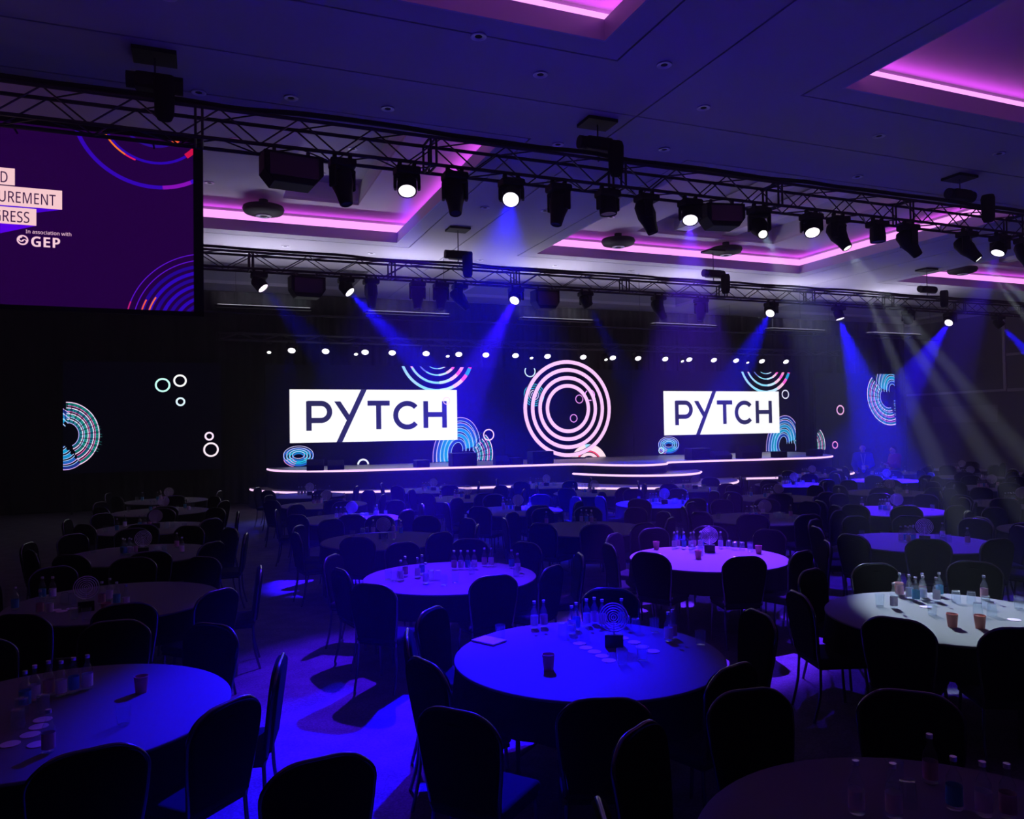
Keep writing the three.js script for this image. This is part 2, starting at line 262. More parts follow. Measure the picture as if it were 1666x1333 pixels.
// four glowing rings of the stage sculpture
{
  const t = thing('ring_sculpture', 'stage sculpture of four concentric glowing pink rings behind the steps', 'sculpture', [12.43, 1.2, -25.3]);
  for (const r of [1.7, 1.41, 1.12, 0.83]) {
    const f = part('ring_frame', new THREE.TorusGeometry(r, 0.08, 8, 72).scale(1, 1, 0.8), M.black, t, [0, 1.83, -0.05]);
    part('led_ring', new THREE.TorusGeometry(r, 0.068, 8, 72).scale(1, 1, 0.7), M.ringPink, f, [0, 0, 0.05]);
  }
  part('stand_post', box(0.05, 1.06, 0.05), M.black, t, [0, 0.53, -0.12]); part('stand_foot', box(1.2, 0.04, 0.5), M.black, t, [0, 0.02, -0.1]);
}

// monitor wedges and cases on the stage
{
  const wedge = (w, h) => new THREE.ExtrudeGeometry(new THREE.Shape([[-0.22, 0], [0.2, 0], [0.22, h * 0.45], [-0.06, h], [-0.22, h * 0.9]].map(([x, y]) => new THREE.Vector2(x, y))), { depth: w - 0.03, bevelEnabled: true, bevelSize: 0.012, bevelThickness: 0.015, bevelSegments: 1 }).translate(0, 0.012, -w / 2 + 0.015).rotateY(Math.PI / 2);
  const items = [['w', 3.1, -23.05, 0.49, 0.3, 'leftmost stage wedge monitor, below the left sign'], ['w', 3.68, -23, 0.48, 0.26, 'second wedge monitor from the left end of the stage'], ['b', 6.2, -22.75, 0.4, 0.22, 'low black case on stage left of the tall case'], ['b', 7.5, -22.7, 0.8, 0.4, 'tall black monitor cabinet in front of the left blue ring bundle'], ['w', 8.7, -22.5, 0.44, 0.26, 'wedge monitor with a lit top between two black cabinets'], ['b', 9.15, -22.45, 0.38, 0.22, 'low black case beside the lit wedge monitor'], ['b', 9.95, -22.3, 0.74, 0.4, 'black cabinet in front of the ring sculpture, left'], ['b', 15.3, -21.5, 0.74, 0.38, 'black cabinet below the left edge of the right sign'], ['w', 16.1, -21.3, 0.6, 0.24, 'wedge monitor below the right sign'], ['w', 17.2, -21.25, 0.74, 0.4, 'large wedge monitor below the right sign'], ['b', 18.35, -21.1, 0.36, 0.2, 'low black case in front of the right blue ring bundle'], ['b', 19.95, -21.15, 0.38, 0.24, 'rightmost black case on the stage corner']];
  for (const [kind, x, z, w, h, label] of items) {
    const t = thing(kind === 'w' ? 'wedge_monitor' : 'stage_case', label, kind === 'w' ? 'monitor' : 'case', [x, 1.2, z], kind === 'w' ? Math.PI - 0.15 : 0.05);
    if (kind === 'w') { part('cabinet', wedge(w, h), M.black, t); part('grille', box(w * 0.86, 0.01, 0.24).rotateX(-0.62), M.blackGloss, t, [0, h * 0.76, 0.085]).rotation.y = 0; }
    else { part('cabinet', rbox(w, h, 0.42, 0.02, 0, h / 2, 0), M.black, t); part('handle', box(0.14, 0.03, 0.02), M.truss, t, [0, h * 0.7, 0.215]); }
  }
}

// ---------------------------------------------------------------- trusses, bars and what hangs from them
const nth6 = ['leftmost', 'second', 'third', 'fourth', 'fifth', 'rightmost'];
function boxTruss(name, label, xa, xb, yTop, z, s, step) {
  const t = thing(name, label, 'truss', [0, yTop - s, z]), L = xb - xa, chord = bar([xa, 0, 0], [xb, 0, 0], 0.026, 8);
  for (const [y, dz] of [[0, -s / 2], [0, s / 2], [s, -s / 2], [s, s / 2]]) part('chord', chord, M.truss, t, [0, y, dz]);
  const n = Math.round(L / step), d = L / n;
  const side = [bar([0, 0, 0], [d, s, 0], 0.011), bar([0, s, 0], [d, 0, 0], 0.011)], flat = [bar([0, 0, -s / 2], [d, 0, s / 2], 0.011), bar([0, 0, s / 2], [d, 0, -s / 2], 0.011)];
  for (let k = 0; k < n; k++) {
    for (const dz of [-s / 2, s / 2]) part('brace', side[k % 2], M.brace, t, [xa + k * d, 0, dz]);
    part('brace', flat[k % 2], M.brace, t, [xa + k * d, 0, 0]);
    if (k % 2) part('brace', flat[0], M.brace, t, [xa + k * d, s, 0]);
  }
  const plate = join(bar([0, 0, -s / 2], [0, s, -s / 2], 0.018), bar([0, 0, s / 2], [0, s, s / 2], 0.018), bar([0, 0, -s / 2], [0, 0, s / 2], 0.018), bar([0, s, -s / 2], [0, s, s / 2], 0.018));
  for (let x = xa; x <= xb + 0.01; x += 3) for (const e of [-0.04, 0.04]) part('joint_frame', plate, M.truss, t, [x + e, 0, 0]);
  return t;
}
boxTruss('lighting_truss', 'long black front lighting truss crossing above the tables and big screen', -6, 18, 6.35, -10.35, 0.38, 0.48);
boxTruss('lighting_truss', 'black rear lighting truss in front of the stage', -5, 28, 6.08, -17, 0.34, 0.55);
boxTruss('slim_truss', 'slim black bar truss above the stage carrying the row of small lights', 0.5, 24.5, 5.32, -24.5, 0.2, 0.6);
for (const x of [1, 7, 13, 19, 24]) tag(part(numbered('suspension_wire'), bar([x, 5.33, -24.41], [x, 7.5, -24.41], 0.006), M.truss, scene), 'thin suspension wire holding the slim bar above the stage', 'wire', 'wires of the slim bar');

for (const [label, xa, xb, y, z, r] of [['thick black cable loom lying along the front truss', -5.8, 17.8, 6.4, -10.2, 0.035], ['thick black cable loom lying along the rear truss', -4.8, 27.8, 6.12, -16.88, 0.03]]) {
  const pts = []; for (let x = xa; x <= xb; x += 0.7) pts.push([x, y + r * 0.4 + 0.03 * rnd(), z + 0.1 * (rnd() - 0.5)]);
  tag(part(numbered('cable_loom'), tube(pts, r, pts.length * 3, 7), M.black, scene), label, 'cable');
}
// pipe between rear truss and stage with white panels that wash the ceiling
tag(part('panel_pipe', bar([-1, 5.3, -20.2], [25, 5.3, -20.2], 0.024, 10), M.truss, scene), 'thin dark pipe hanging across the hall in front of the stage', 'pipe');
for (const x of [-0.5, 6.2, 12.4, 18.6, 24.6]) tag(part(numbered('suspension_wire'), bar([x, 5.31, -20.2], [x, 6.99, -20.2], 0.006), M.truss, scene), 'thin suspension wire holding the dark pipe in front of the stage', 'wire', 'wires of the dark pipe');
for (const [i, x] of [1.5, 5.2, 9.6, 14, 18.4, 22.8].entries()) {
  const t = thing('panel_light', `${nth6[i]} flat panel light on the dark pipe, facing the ceiling`, 'panel light', [x, 5.325, -20.2]);
  part('clamp', join(box(0.06, 0.06, 0.06, -0.8, 0.03, 0), box(0.06, 0.06, 0.06, 0.8, 0.03, 0)), M.truss, t);
  const h = part('housing', rbox(2.3, 0.06, 0.36, 0.02), M.black, t, [0, 0.13, 0]); h.rotation.x = 0.08;
  part('light_face', box(2.2, 0.008, 0.3, 0, 0.034, 0), glow(rgb(0.9, 0.86, 1), 1), h);
  const l = new THREE.RectAreaLight(rgb(0.76, 0.7, 1), 26, 2.2, 0.3); l.position.set(x, 5.325 + 0.13 + 0.05, -20.18); l.rotation.set(Math.PI / 2 - 0.08, Math.PI, 0, 'YXZ'); l.name = 'panel_light_glow'; scene.add(l);
}

function hoist(label, x, z, yTruss, dx) {
  const t = thing('chain_hoist', label, 'hoist', [x, yTruss, z]), up = H - yTruss;
  part('ceiling_plate', box(0.5, 0.05, 0.4), M.black, t, [0, up - 0.026, 0]);
  part('chain', bar([0, 0.3, 0], [0, up - 0.05, 0], 0.012), M.chain, t);
  part('motor', join(rbox(0.46, 0.2, 0.24, 0.05, 0, 0.26, 0), cyl(0.11, 0.11, 0.12, 14, 0, 0, 0).rotateZ(Math.PI / 2).translate(0.26, 0.26, 0), cyl(0.1, 0.1, 0.12, 14).rotateZ(Math.PI / 2).translate(-0.26, 0.27, 0)), M.black, t);
  part('chain_bag', lathe([[0, -0.32], [0.08, -0.32], [0.11, -0.25], [0.12, 0.12], [0.1, 0.18]], 14), M.fabric, t, [dx, 0.0, 0.37]);
  part('hook', tube([[0, 0.16, 0], [0, 0.09, 0], [0.04, 0.04, 0], [0, 0.01, 0]], 0.014, 12, 6), M.chain, t);
}
hoist('chain hoist above the left end of the front truss, near the big screen', -0.5, -10.35, 6.38, 0.12);
hoist('chain hoist above the middle of the front truss', 5.67, -10.35, 6.38, 0.1);
hoist('chain hoist above the right end of the front truss', 13.5, -10.35, 6.38, 0.25);
hoist('chain hoist on the rear truss, left of the left coffer corner', 5.58, -17, 6.11, 0.1);
hoist('chain hoist on the rear truss below the middle coffer strip', 12.74, -17, 6.11, 0.1);
hoist('chain hoist on the rear truss towards the right wall', 20.62, -17, 6.11, 0.25);

function hangingSpeaker(label, x, yTop, z, w, h, turn) {
  const t = thing('hanging_speaker', label, 'speaker', [x, yTop, z], turn);
  const s = new THREE.Shape([[-w / 2, 0], [w / 2, 0], [w / 2, -h * 0.62], [w / 2 - w * 0.16, -h], [-w / 2 + w * 0.16, -h], [-w / 2, -h * 0.62]].map(([x, y]) => new THREE.Vector2(x, y)));
  part('cabinet', new THREE.ExtrudeGeometry(s, { depth: 0.34, bevelEnabled: true, bevelSize: 0.012, bevelThickness: 0.012, bevelSegments: 1 }).translate(0, -0.06, -0.17), M.black, t);
  part('grille', box(w * 0.84, h * 0.74, 0.012), M.blackGloss, t, [0, -0.06 - h * 0.45, 0.19]);
  part('bracket', join(box(0.04, 0.1, 0.05, -w * 0.3, 0.0, 0), box(0.04, 0.1, 0.05, w * 0.3, 0, 0)), M.truss, t);
}
hangingSpeaker('black speaker cabinet under the front truss, right of the big screen', 1.1, 5.892, -10.16, 0.72, 0.36, 0.12);
hangingSpeaker('black speaker cabinet under the front truss, beside the brightest blue lamp', 7.8, 5.892, -10.16, 0.62, 0.34, -0.2);
hangingSpeaker('dark speaker cabinet under the rear truss, left of the first beam', 2.12, 5.662, -16.83, 0.7, 0.42, 0.1);
hangingSpeaker('dark speaker cabinet under the rear truss, right of the middle beam', 7.7, 5.662, -16.83, 0.6, 0.42, 0);

const V = (a) => new THREE.Vector3(...a);
const baseG = join(rbox(0.34, 0.11, 0.26, 0.03, 0, -0.09, 0), box(0.05, 0.07, 0.05, -0.1, -0.01, 0), box(0.05, 0.07, 0.05, 0.1, -0.01, 0));
const yokeG = (w, drop) => join(rbox(w + 0.06, 0.06, 0.14, 0.02, 0, -0.17, 0), rbox(0.045, drop - 0.08, 0.13, 0.02, -w / 2 - 0.01, -0.17 - (drop - 0.1) / 2, 0), rbox(0.045, drop - 0.08, 0.13, 0.02, w / 2 + 0.01, -0.17 - (drop - 0.1) / 2, 0));
const kinds = {
  wash: { drop: 0.26, yoke: yokeG(0.3, 0.26), head: lathe([[0, -0.15], [0.08, -0.15], [0.125, -0.1], [0.135, 0.06], [0.13, 0.14], [0.115, 0.14], [0.11, 0.12]], 24).rotateX(Math.PI / 2), lens: new THREE.CylinderGeometry(0.112, 0.112, 0.02, 28).rotateX(Math.PI / 2), at: 0.128 },
  spot: { drop: 0.36, yoke: yokeG(0.3, 0.34), head: lathe([[0, -0.26], [0.09, -0.25], [0.14, -0.18], [0.145, 0.0], [0.11, 0.12], [0.085, 0.28], [0.072, 0.29], [0.068, 0.265]], 24).rotateX(Math.PI / 2), lens: new THREE.CylinderGeometry(0.066, 0.066, 0.02, 24).rotateX(Math.PI / 2), at: 0.272 },
  par: { drop: 0.2, yoke: yokeG(0.25, 0.2), head: lathe([[0, -0.09], [0.08, -0.09], [0.115, -0.04], [0.12, 0.07], [0.112, 0.07], [0.11, 0.055]], 18).rotateX(Math.PI / 2), lens: new THREE.CylinderGeometry(0.11, 0.11, 0.014, 18).rotateX(Math.PI / 2), at: 0.06 },
};
kinds.pin = { drop: 0.3, base: baseG.clone().scale(0.5, 0.5, 0.5), yoke: kinds.par.yoke.clone().scale(0.55, 1.5, 0.55), head: kinds.par.head.clone().scale(0.55, 0.55, 0.55), lens: kinds.par.lens.clone().scale(0.55, 0.55, 0.55), at: 0.034 };
const lensGlow = { blue: glow(rgb(0.9, 0.85, 1), 3), violet: glow(rgb(1, 0.9, 1), 3), white: glow(rgb(1, 1, 0.92), 3), pinkish: glow(rgb(1, 0.75, 1), 2.4) }, lensOff = std(rgb(0.03, 0.03, 0.04), 0.15);
function lampHead(kind, name, label, category, [x, yTop, z], target, lit, group) {
  const k = kinds[kind], t = thing(name, label, category, [x, yTop, z], 0, group), pivot = new THREE.Vector3(x, yTop - k.drop, z), dir = V(target).sub(pivot).normalize();
  part('base', k.base ?? baseG, M.black, t);
  const y = part('yoke', k.yoke, M.black, t); y.rotation.y = Math.atan2(dir.x, dir.z);
  const h = part('head', k.head, M.black, t, [0, -k.drop, 0]); h.quaternion.setFromUnitVectors(new THREE.Vector3(0, 0, 1), dir);
  part('lens', k.lens, lit ? lensGlow[lit.look] : lensOff, h, [0, 0, k.at - 0.006]);
  if (!lit) return t;
  for (const [i, aim] of (lit.aims ?? [target]).entries()) {
    const l = new THREE.SpotLight(lit.color, lit.power, 0, lit.angle * R, lit.soft ?? 0.25, 2), d = V(aim).sub(pivot).normalize(), p = pivot.clone().addScaledVector(dir, k.at + 0.03);
    l.position.copy(p); l.target.position.copy(p.clone().add(d)); l.shadow.radius = lit.size ?? 3; l.castShadow = true; scene.add(l, l.target);
    l.name = l.target.name = name + '_beam';
  }
  return t;
}
const BLUE = rgb(0.006, 0.001, 1), VIOLET = rgb(0.055, 0.004, 1), WHITE = rgb(1, 1, 0.86);
const Y1 = 5.918, Y2 = 5.688, ZA = -10.16, ZB = -16.83;
// front truss, left to right
const frontRow = [
  ['spot', 1.75, [2.1, 3, -9.6], null, 'dark moving head right of the left hanging speaker'],
  ['wash', 2.62, [1.9, 0.75, -7.5], { look: 'violet', color: VIOLET, power: 480, angle: 20, soft: 0.5 }, 'lit blue wash lamp on front truss, leftmost lit one'],
  ['spot', 3.3, [3.1, 3, -9.4], null, 'dark moving head facing us between the two leftmost lit lamps'],
  ['wash', 4.15, [1.35, 0, -5.05], { look: 'blue', color: BLUE, power: 1700, angle: 16, soft: 0.5 }, 'lit blue wash lamp on front truss, second lit from the left'],
  ['spot', 4.9, [4.3, 3, -9.9], null, 'dark moving head tilted left, left of the middle hoist'],
  ['wash', 5.72, [5.75, 3, -10.0], null, 'dark lamp hanging straight down below the middle hoist'],
  ['spot', 6.4, [7.1, 3.4, -9.9], null, 'dark moving head tilted right, right of the middle hoist'],
  ['wash', 7.2, [5.3, 0.75, -7.7], { look: 'blue', color: rgb(0.11, 0.018, 1), power: 1200, angle: 14 }, 'bright blue wash lamp with visible beam beside the right hanging speaker'],
  ['spot', 8.55, [5.75, 0.75, -4.5], { look: 'white', color: rgb(0.66, 0.84, 1), power: 480, angle: 6.5, soft: 0.3, size: 2 }, 'moving head aimed down left with small yellowish lens'],
  ['wash', 9.65, [7.9, 0.5, -7.3], { look: 'violet', color: rgb(0.06, 0.008, 1), power: 210, angle: 27, soft: 0.5 }, 'lit blue wash lamp left of the first white beam'],
  ['spot', 10.25, [11.3, 0.5, -7.3], { look: 'white', color: rgb(0.8, 0.92, 1), power: 2000, angle: 2.6, soft: 0.6, size: 2, aims: [[10.7, 0.5, -8.3], [11.3, 0.5, -7.5], [12.1, 0.5, -7.2]] }, 'moving head throwing a white beam, left one of two'],
  ['wash', 11.15, [11.2, 3, -10.1], null, 'dark lamp hanging down between the white beam and a tilted head'],
  ['spot', 11.9, [13.4, 3.6, -9.8], { look: 'white', color: rgb(1, 1, 0.8), power: 12, angle: 4 }, 'moving head tilted right with a small glowing lens'],
  ['spot', 13.4, [15.6, 0.5, -6.6], { look: 'white', color: rgb(0.8, 0.92, 1), power: 2000, angle: 2.4, soft: 0.6, size: 2, aims: [[14.9, 0.5, -7.6], [15.6, 0.5, -6.7], [16.6, 0.5, -6.7]] }, 'moving head throwing a white beam, right one of two'],
  ['wash', 14.3, [11.5, 0.75, -10.4], { look: 'blue', color: VIOLET, power: 620, angle: 12 }, 'lit blue wash lamp near the right picture edge'],
  ['spot', 15.0, [15.6, 3.4, -9.7], null, 'dark moving head at the right end of the front truss'],
];
for (const [kind, x, target, lit, label] of frontRow) lampHead(kind, kind === 'wash' ? 'wash_light' : 'moving_head_light', label, 'stage light', [x, Y1, ZA], target, lit);
// rear truss
const rearRow = [
  ['wash', 1.15, [4.5, 1.2, -15], { look: 'pinkish', color: BLUE, power: 300, angle: 11 }, 'tilted pinkish lamp on rear truss, leftmost lit one'],
  ['wash', 2.95, [6.6, 0.75, -13.9], { look: 'blue', color: BLUE, power: 5600, angle: 8 }, 'blue wash lamp on rear truss throwing the leftmost big beam'],
  ['spot', 3.5, [3.6, 3, -16.8], null, 'dark lamp right of the leftmost beam on rear truss'],
  ['spot', 4.55, [4.5, 3, -16.7], null, 'dark lamp on rear truss left of the hoist, hanging straight'],
  ['spot', 5.1, [4.8, 3, -16.2], null, 'dark lamp on rear truss nearest the left hoist'],
  ['spot', 5.55, [7.1, 3.4, -16.4], null, 'dark barrel lamp tilted right below the left rear hoist'],
  ['wash', 6.95, [3.2, 0.75, -13.3], { look: 'violet', color: rgb(0.02, 0.002, 1), power: 6000, angle: 9 }, 'bright wash lamp on rear truss throwing the middle violet beam'],
  ['wash', 8.8, [12, 1, -17.5], { look: 'violet', color: BLUE, power: 300, angle: 9 }, 'small tilted lit lamp on rear truss above the ring sculpture'],
  ['spot', 10.9, [11.9, 3.4, -16.6], null, 'dark lamp on rear truss above the space between rings and right sign'],
  ['spot', 12.2, [11.6, 3, -16.6], null, 'dark tilted lamp on rear truss, left of the middle rear hoist'],
  ['wash', 14.5, [8.9, 0.75, -13.6], { look: 'violet', color: BLUE, power: 3600, angle: 8 }, 'lit lamp above the right sign, beam falling to the left'],
  ['wash', 16.9, [17.5, 0.75, -15.7], { look: 'violet', color: BLUE, power: 5600, angle: 13 }, 'lit lamp above the right stage end, beam falling straight down'],
  ['wash', 19.6, [22, 1.2, -19], { look: 'pinkish', color: BLUE, power: 250, angle: 9 }, 'small tilted pinkish lamp on rear truss, left of the right hoist'],
  ['wash', 21.35, [15.2, 0.75, -15.2], { look: 'violet', color: rgb(0.015, 0.002, 1), power: 5600, angle: 9 }, 'lit lamp right of the rear hoist, beam falling to the left'],
  ['wash', 23.5, [26.5, 0.75, -14.5], { look: 'violet', color: BLUE, power: 4600, angle: 8 }, 'rightmost lit lamp on rear truss, beam falling to the right'],
];
for (const [kind, x, target, lit, label] of rearRow) lampHead(kind, kind === 'wash' ? 'wash_light' : 'moving_head_light', label, 'stage light', [x, Y2, ZB], target, lit);
// row of small lamps above the stage
[475, 530, 594, 638, 693, 746, 790, 838, 890, 948, 996, 1037, 1081, 1120, 1160, 1196, 1238, 1277].forEach((px, i) => {
  const u = (px - 833) / 1255, x = 24.5 * Math.tan(Math.atan(u) + 22 * R);
  lampHead('par', 'par_light', `small round lit lamp, ${nth[i]} from left in the row above the stage`, 'stage light', [x, 5.068, -24.4], [x - 0.6, 2.2, -22], { look: 'blue', color: rgb(0.004, 0.006, 1), power: 60, angle: 17, soft: 0.7 }, 'row of small lamps above the stage');
});
[438, 579, 728, 864, 985, 1109, 1215].forEach((px, i) => {
  const u = (px - 833) / 1255, x = 24.5 * Math.tan(Math.atan(u) + 22 * R);
  lampHead('pin', 'pin_spot_light', `tiny white pin spot below the stage lamp row, ${nth[i]} from left`, 'stage light', [x, 5.08, -24.4], [x - 0.2, 2, -22.4], { look: 'white', color: rgb(0.6, 0.68, 1), power: 14, angle: 8, soft: 0.6 }, 'white pin spots above the stage');
});

// big side screen under the front truss
{
  const W = 3.92, Hh = 2.207, t = thing('projection_screen', 'big purple conference slide screen hanging from the front truss at the left', 'screen', [-2.032, 3.889, -10.76]);
  const map = canvasTexture(1280, 720, (c) => {
    c.fillStyle = '#21003c'; c.fillRect(0, 0, 1280, 720);
    const arc = (x, y, r, a0, a1, col, w) => stroke(c, col, w, () => c.arc(x, y, r, a0 * R, a1 * R));
    for (const [r, col] of [[300, '#3305b4'], [198, '#2c04b0'], [128, '#2a0a8c']]) { arc(1130, -95, r, 30, 165, col, r > 250 ? 16 : 11); }
    arc(1130, -95, 300, 62, 84, '#8a10b8', 16); arc(1130, -95, 300, 40, 62, '#3a0ac8', 16); arc(1130, -95, 302, 30, 58, '#c8104a', 22); arc(1130, -95, 198, 25, 52, '#d01048', 22); arc(1130, -95, 128, 30, 60, '#ff5a30', 18); arc(1130, -95, 206, 120, 165, '#ff7a20', 7); arc(1130, -95, 206, 110, 122, '#e01860', 7);
    for (let k = 0; k < 9; k++) arc(1350, 800, 330 - k * 26, 180, 300, k < 2 ? '#5a12d0' : k % 2 ? '#2c06b8' : '#23048e', k < 2 ? 4 : 14);
    arc(1350, 800, 330, 185, 200, '#d02080', 5); arc(1350, 800, 280, 196, 206, '#ff5a40', 6); arc(1350, 800, 254, 196, 212, '#ff7040', 6);
    const poly = (pts, col) => { c.fillStyle = col; c.beginPath(); pts.forEach(([x, y], i) => (i ? c.lineTo(x, y) : c.moveTo(x, y))); c.fill(); };
    poly([[380, 331], [794, 331], [700, 352], [380, 380]], '#4a00d8'); poly([[380, 403], [705, 403], [560, 450], [380, 480]], '#5a00e8');
    const line = (text, right, y0, y1) => { c.font = '60px sans-serif'; const k = 0.74, w = c.measureText(text).width * k; c.fillStyle = '#ffcfd4'; c.fillRect(right - w - 42, y0, w + 42, y1 - y0); c.fillStyle = '#2a0a3a'; c.textBaseline = 'middle'; c.save(); c.translate(right - w - 22, (y0 + y1) / 2 + 3); c.scale(k, 1); c.fillText(text, 0, 0); c.restore(); };
    line('WORLD', 632, 183, 250); line('PROCUREMENT', 794, 254, 331); line('CONGRESS', 705, 336, 403);
    c.fillStyle = '#ffd6e2'; c.font = '19px sans-serif'; c.fillText('In association with', 668, 428); c.font = 'bold 56px sans-serif'; c.fillText('GEP', 684, 466);
    arc(658, 463, 17, 0, 360, '#ffd0e0', 6); arc(654, 460, 8, 30, 290, '#ffd0e0', 5); arc(664, 468, 7, 200, 430, '#ffd0e0', 4);
  });
  part('frame', join(box(W + 0.24, 0.1, 0.06, 0, Hh + 0.05, -0.02), box(W + 0.24, 0.06, 0.06, 0, -0.03, -0.02), box(0.12, Hh + 0.1, 0.06, W / 2 + 0.06, Hh / 2, -0.02), box(0.12, Hh + 0.1, 0.06, -W / 2 - 0.06, Hh / 2, -0.02)), M.black, t);
  part('screen_face', new THREE.PlaneGeometry(W, Hh), new THREE.MeshStandardMaterial({ color: 0x040206, roughness: 0.7, emissive: 0xffffff, emissiveMap: map, emissiveIntensity: 1.0 }), t, [0, Hh / 2, 0]);
  part('backing', box(W, Hh, 0.03), M.black, t, [0, Hh / 2, -0.03]);
  for (const x of [-1.5, 0, 1.5]) part('hanger', bar([x, 2.081, 0], [x, 2.081, 0.193], 0.012), M.truss, t);
}

// ---------------------------------------------------------------- tables and chairs
const Zr = [-1.95, -4.75, -7.9, -10.95, -13.95, -16.95, -19.7], Xc = [-3.9, -0.75, 2.45, 5.55, 8.65, 11.35, 14.25, 17.2, 20.1, 23];
const layout = [[2], [1, 2, 3], [1, 2, 3, 4, 5], [1, 2, 3, 4, 5, 6], [1, 2, 3, 4, 5, 6, 7, 8], [1, 2, 3, 4, 5, 6, 7, 8, 9], [1, 2, 3, 4, 7, 8, 9]];
const rowWord = ['nearest', 'second', 'third', 'fourth', 'fifth', 'sixth', 'farthest'];
const TOP = 0.75, TR = 0.915;

const topG = lathe([[0, 0.725], [0.86, 0.725], [0.9, 0.726], [TR, 0.733], [TR, 0.743], [0.908, TOP], [0.6, TOP], [0, TOP]], 72);
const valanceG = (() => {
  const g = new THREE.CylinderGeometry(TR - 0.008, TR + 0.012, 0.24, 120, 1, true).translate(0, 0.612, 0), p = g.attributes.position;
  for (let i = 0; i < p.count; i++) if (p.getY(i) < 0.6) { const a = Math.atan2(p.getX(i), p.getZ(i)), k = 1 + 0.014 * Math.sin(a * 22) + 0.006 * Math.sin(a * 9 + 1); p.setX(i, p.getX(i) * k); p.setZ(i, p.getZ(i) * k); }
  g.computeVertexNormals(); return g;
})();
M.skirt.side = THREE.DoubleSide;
const legG = join(bar([0, 0, 0], [0, 0.725, 0], 0.016, 8), cyl(0.022, 0.024, 0.02, 10, 0, 0.01, 0)), railG = join(bar([-0.36, 0.12, 0], [0.36, 0.12, 0], 0.01), bar([-0.36, 0.68, 0], [0.36, 0.68, 0], 0.012));
function makeTable(label) {
  const t = thing('round_table', label, 'table', [0, 0, 0], 0, 'round banquet tables');
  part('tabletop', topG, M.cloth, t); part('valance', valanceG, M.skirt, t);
  for (const z of [-0.36, 0.36]) { for (const x of [-0.36, 0.36]) part('leg', legG, M.tableLeg, t, [x, 0, z]); part('stretcher', railG, M.tableLeg, t, [0, 0, z]); }
  return t;
}
const chairH = 0.95;
const backG = (() => {                                         // upholstered back with rounded shoulders and a grip slot
  const s = new THREE.Shape(); s.moveTo(-0.17, 0); s.lineTo(0.17, 0); s.bezierCurveTo(0.19, 0.1, 0.215, 0.22, 0.218, 0.34); s.bezierCurveTo(0.22, 0.43, 0.15, 0.462, 0, 0.465); s.bezierCurveTo(-0.15, 0.462, -0.22, 0.43, -0.218, 0.34); s.bezierCurveTo(-0.215, 0.22, -0.19, 0.1, -0.17, 0);
  const h = new THREE.Path(); h.moveTo(-0.055, 0.415); h.quadraticCurveTo(0, 0.432, 0.055, 0.415); h.quadraticCurveTo(0, 0.398, -0.055, 0.415); s.holes.push(h);
  return new THREE.ExtrudeGeometry(s, { depth: 0.03, bevelEnabled: true, bevelSize: 0.01, bevelThickness: 0.012, bevelSegments: 2, curveSegments: 14 }).translate(0, 0, -0.015);
})();
const seatG = new RoundedBoxGeometry(0.43, 0.065, 0.42, 3, 0.03).translate(0, 0.455, 0);
const seatPanG = box(0.4, 0.02, 0.39, 0, 0.413, 0);
const backFrameG = tube([[-0.19, 0.4, -0.185], [-0.2, 0.5, -0.205], [-0.232, 0.76, -0.235], [-0.228, 0.86, -0.25], [-0.14, 0.94, -0.263], [0, 0.952, -0.265], [0.14, 0.94, -0.263], [0.228, 0.86, -0.25], [0.232, 0.76, -0.235], [0.2, 0.5, -0.205], [0.19, 0.4, -0.185]], 0.0115, 60, 8);
const rearLegG = [-1, 1].map((s) => tube([[s * 0.19, 0.41, -0.185], [s * 0.2, 0.2, -0.2], [s * 0.2, 0.0, -0.25]], 0.0115, 10, 8)), frontLegG = [-1, 1].map((s) => tube([[s * 0.19, 0.41, 0.17], [s * 0.198, 0.2, 0.185], [s * 0.2, 0.0, 0.2]], 0.0115, 10, 8));
function makeChair(label) {
  const t = thing('banquet_chair', label, 'chair', [0, 0, 0], 0);
  part('seat', seatG, M.seat, t); part('seat_pan', seatPanG, M.black, t);
  const b = part('backrest', backG, M.fabric, t, [0, 0.482, -0.203]); b.rotation.x = -0.125;
  part('back_frame', backFrameG, M.chairFrame, t);
  for (const g of [...rearLegG, ...frontLegG]) part('leg', g, M.chairFrame, t);
  return t;
}
let chairProto = null, tableProto = null;
function addChair(x, z, turn, label, group) {
  let c; if (!chairProto) c = chairProto = makeChair(label); else c = copy(chairProto, label);
  c.userData.group = group; c.position.set(x, 0, z); c.rotation.set(0, turn, 0); return c;
}
const sides = ['near', 'near right', 'lower right', 'upper right', 'far right', 'far', 'far left', 'upper left', 'lower left', 'near left'];
// chairs whose place the photograph shows: angle from the near side (degrees), distance of the back from the table's centre
const seen = {
  '1,1': [[14, 1.26], [46, 1.22], [82, 1.2], [137, 1.2], [-150, 1.2], [-100, 1.2]], '2,1': [[-22, 1.4], [9, 1.26], [41, 1.34], [92, 1.3], [-107, 1.2]], '2,2': [[-44, 1.52], [-121, 1.32], [-81, 1.2], [3, 1.2], [36, 1.24], [69, 1.39]], '3,2': [[-30, 1.2], [22, 1.2]],
  '1,2': [[-48, 1.76], [-25, 1.45], [14, 1.2], [80, 1.29], [143, 1.2], [-138, 1.25], [-106, 1.22], [-75, 1.28]], '3,3': [[-60, 1.2], [-22, 1.2]], '2,3': [[-67, 1.2], [-19, 1.2], [17, 1.2], [-104, 1.2], [57, 1.33]], '1,3': [[-166, 1.2], [-111, 1.2], [158, 1.2], [120, 1.56], [-32, 1.2], [-66, 1.22]],
};
const tables = {}, placedChairs = [[0.42, -3.55]];
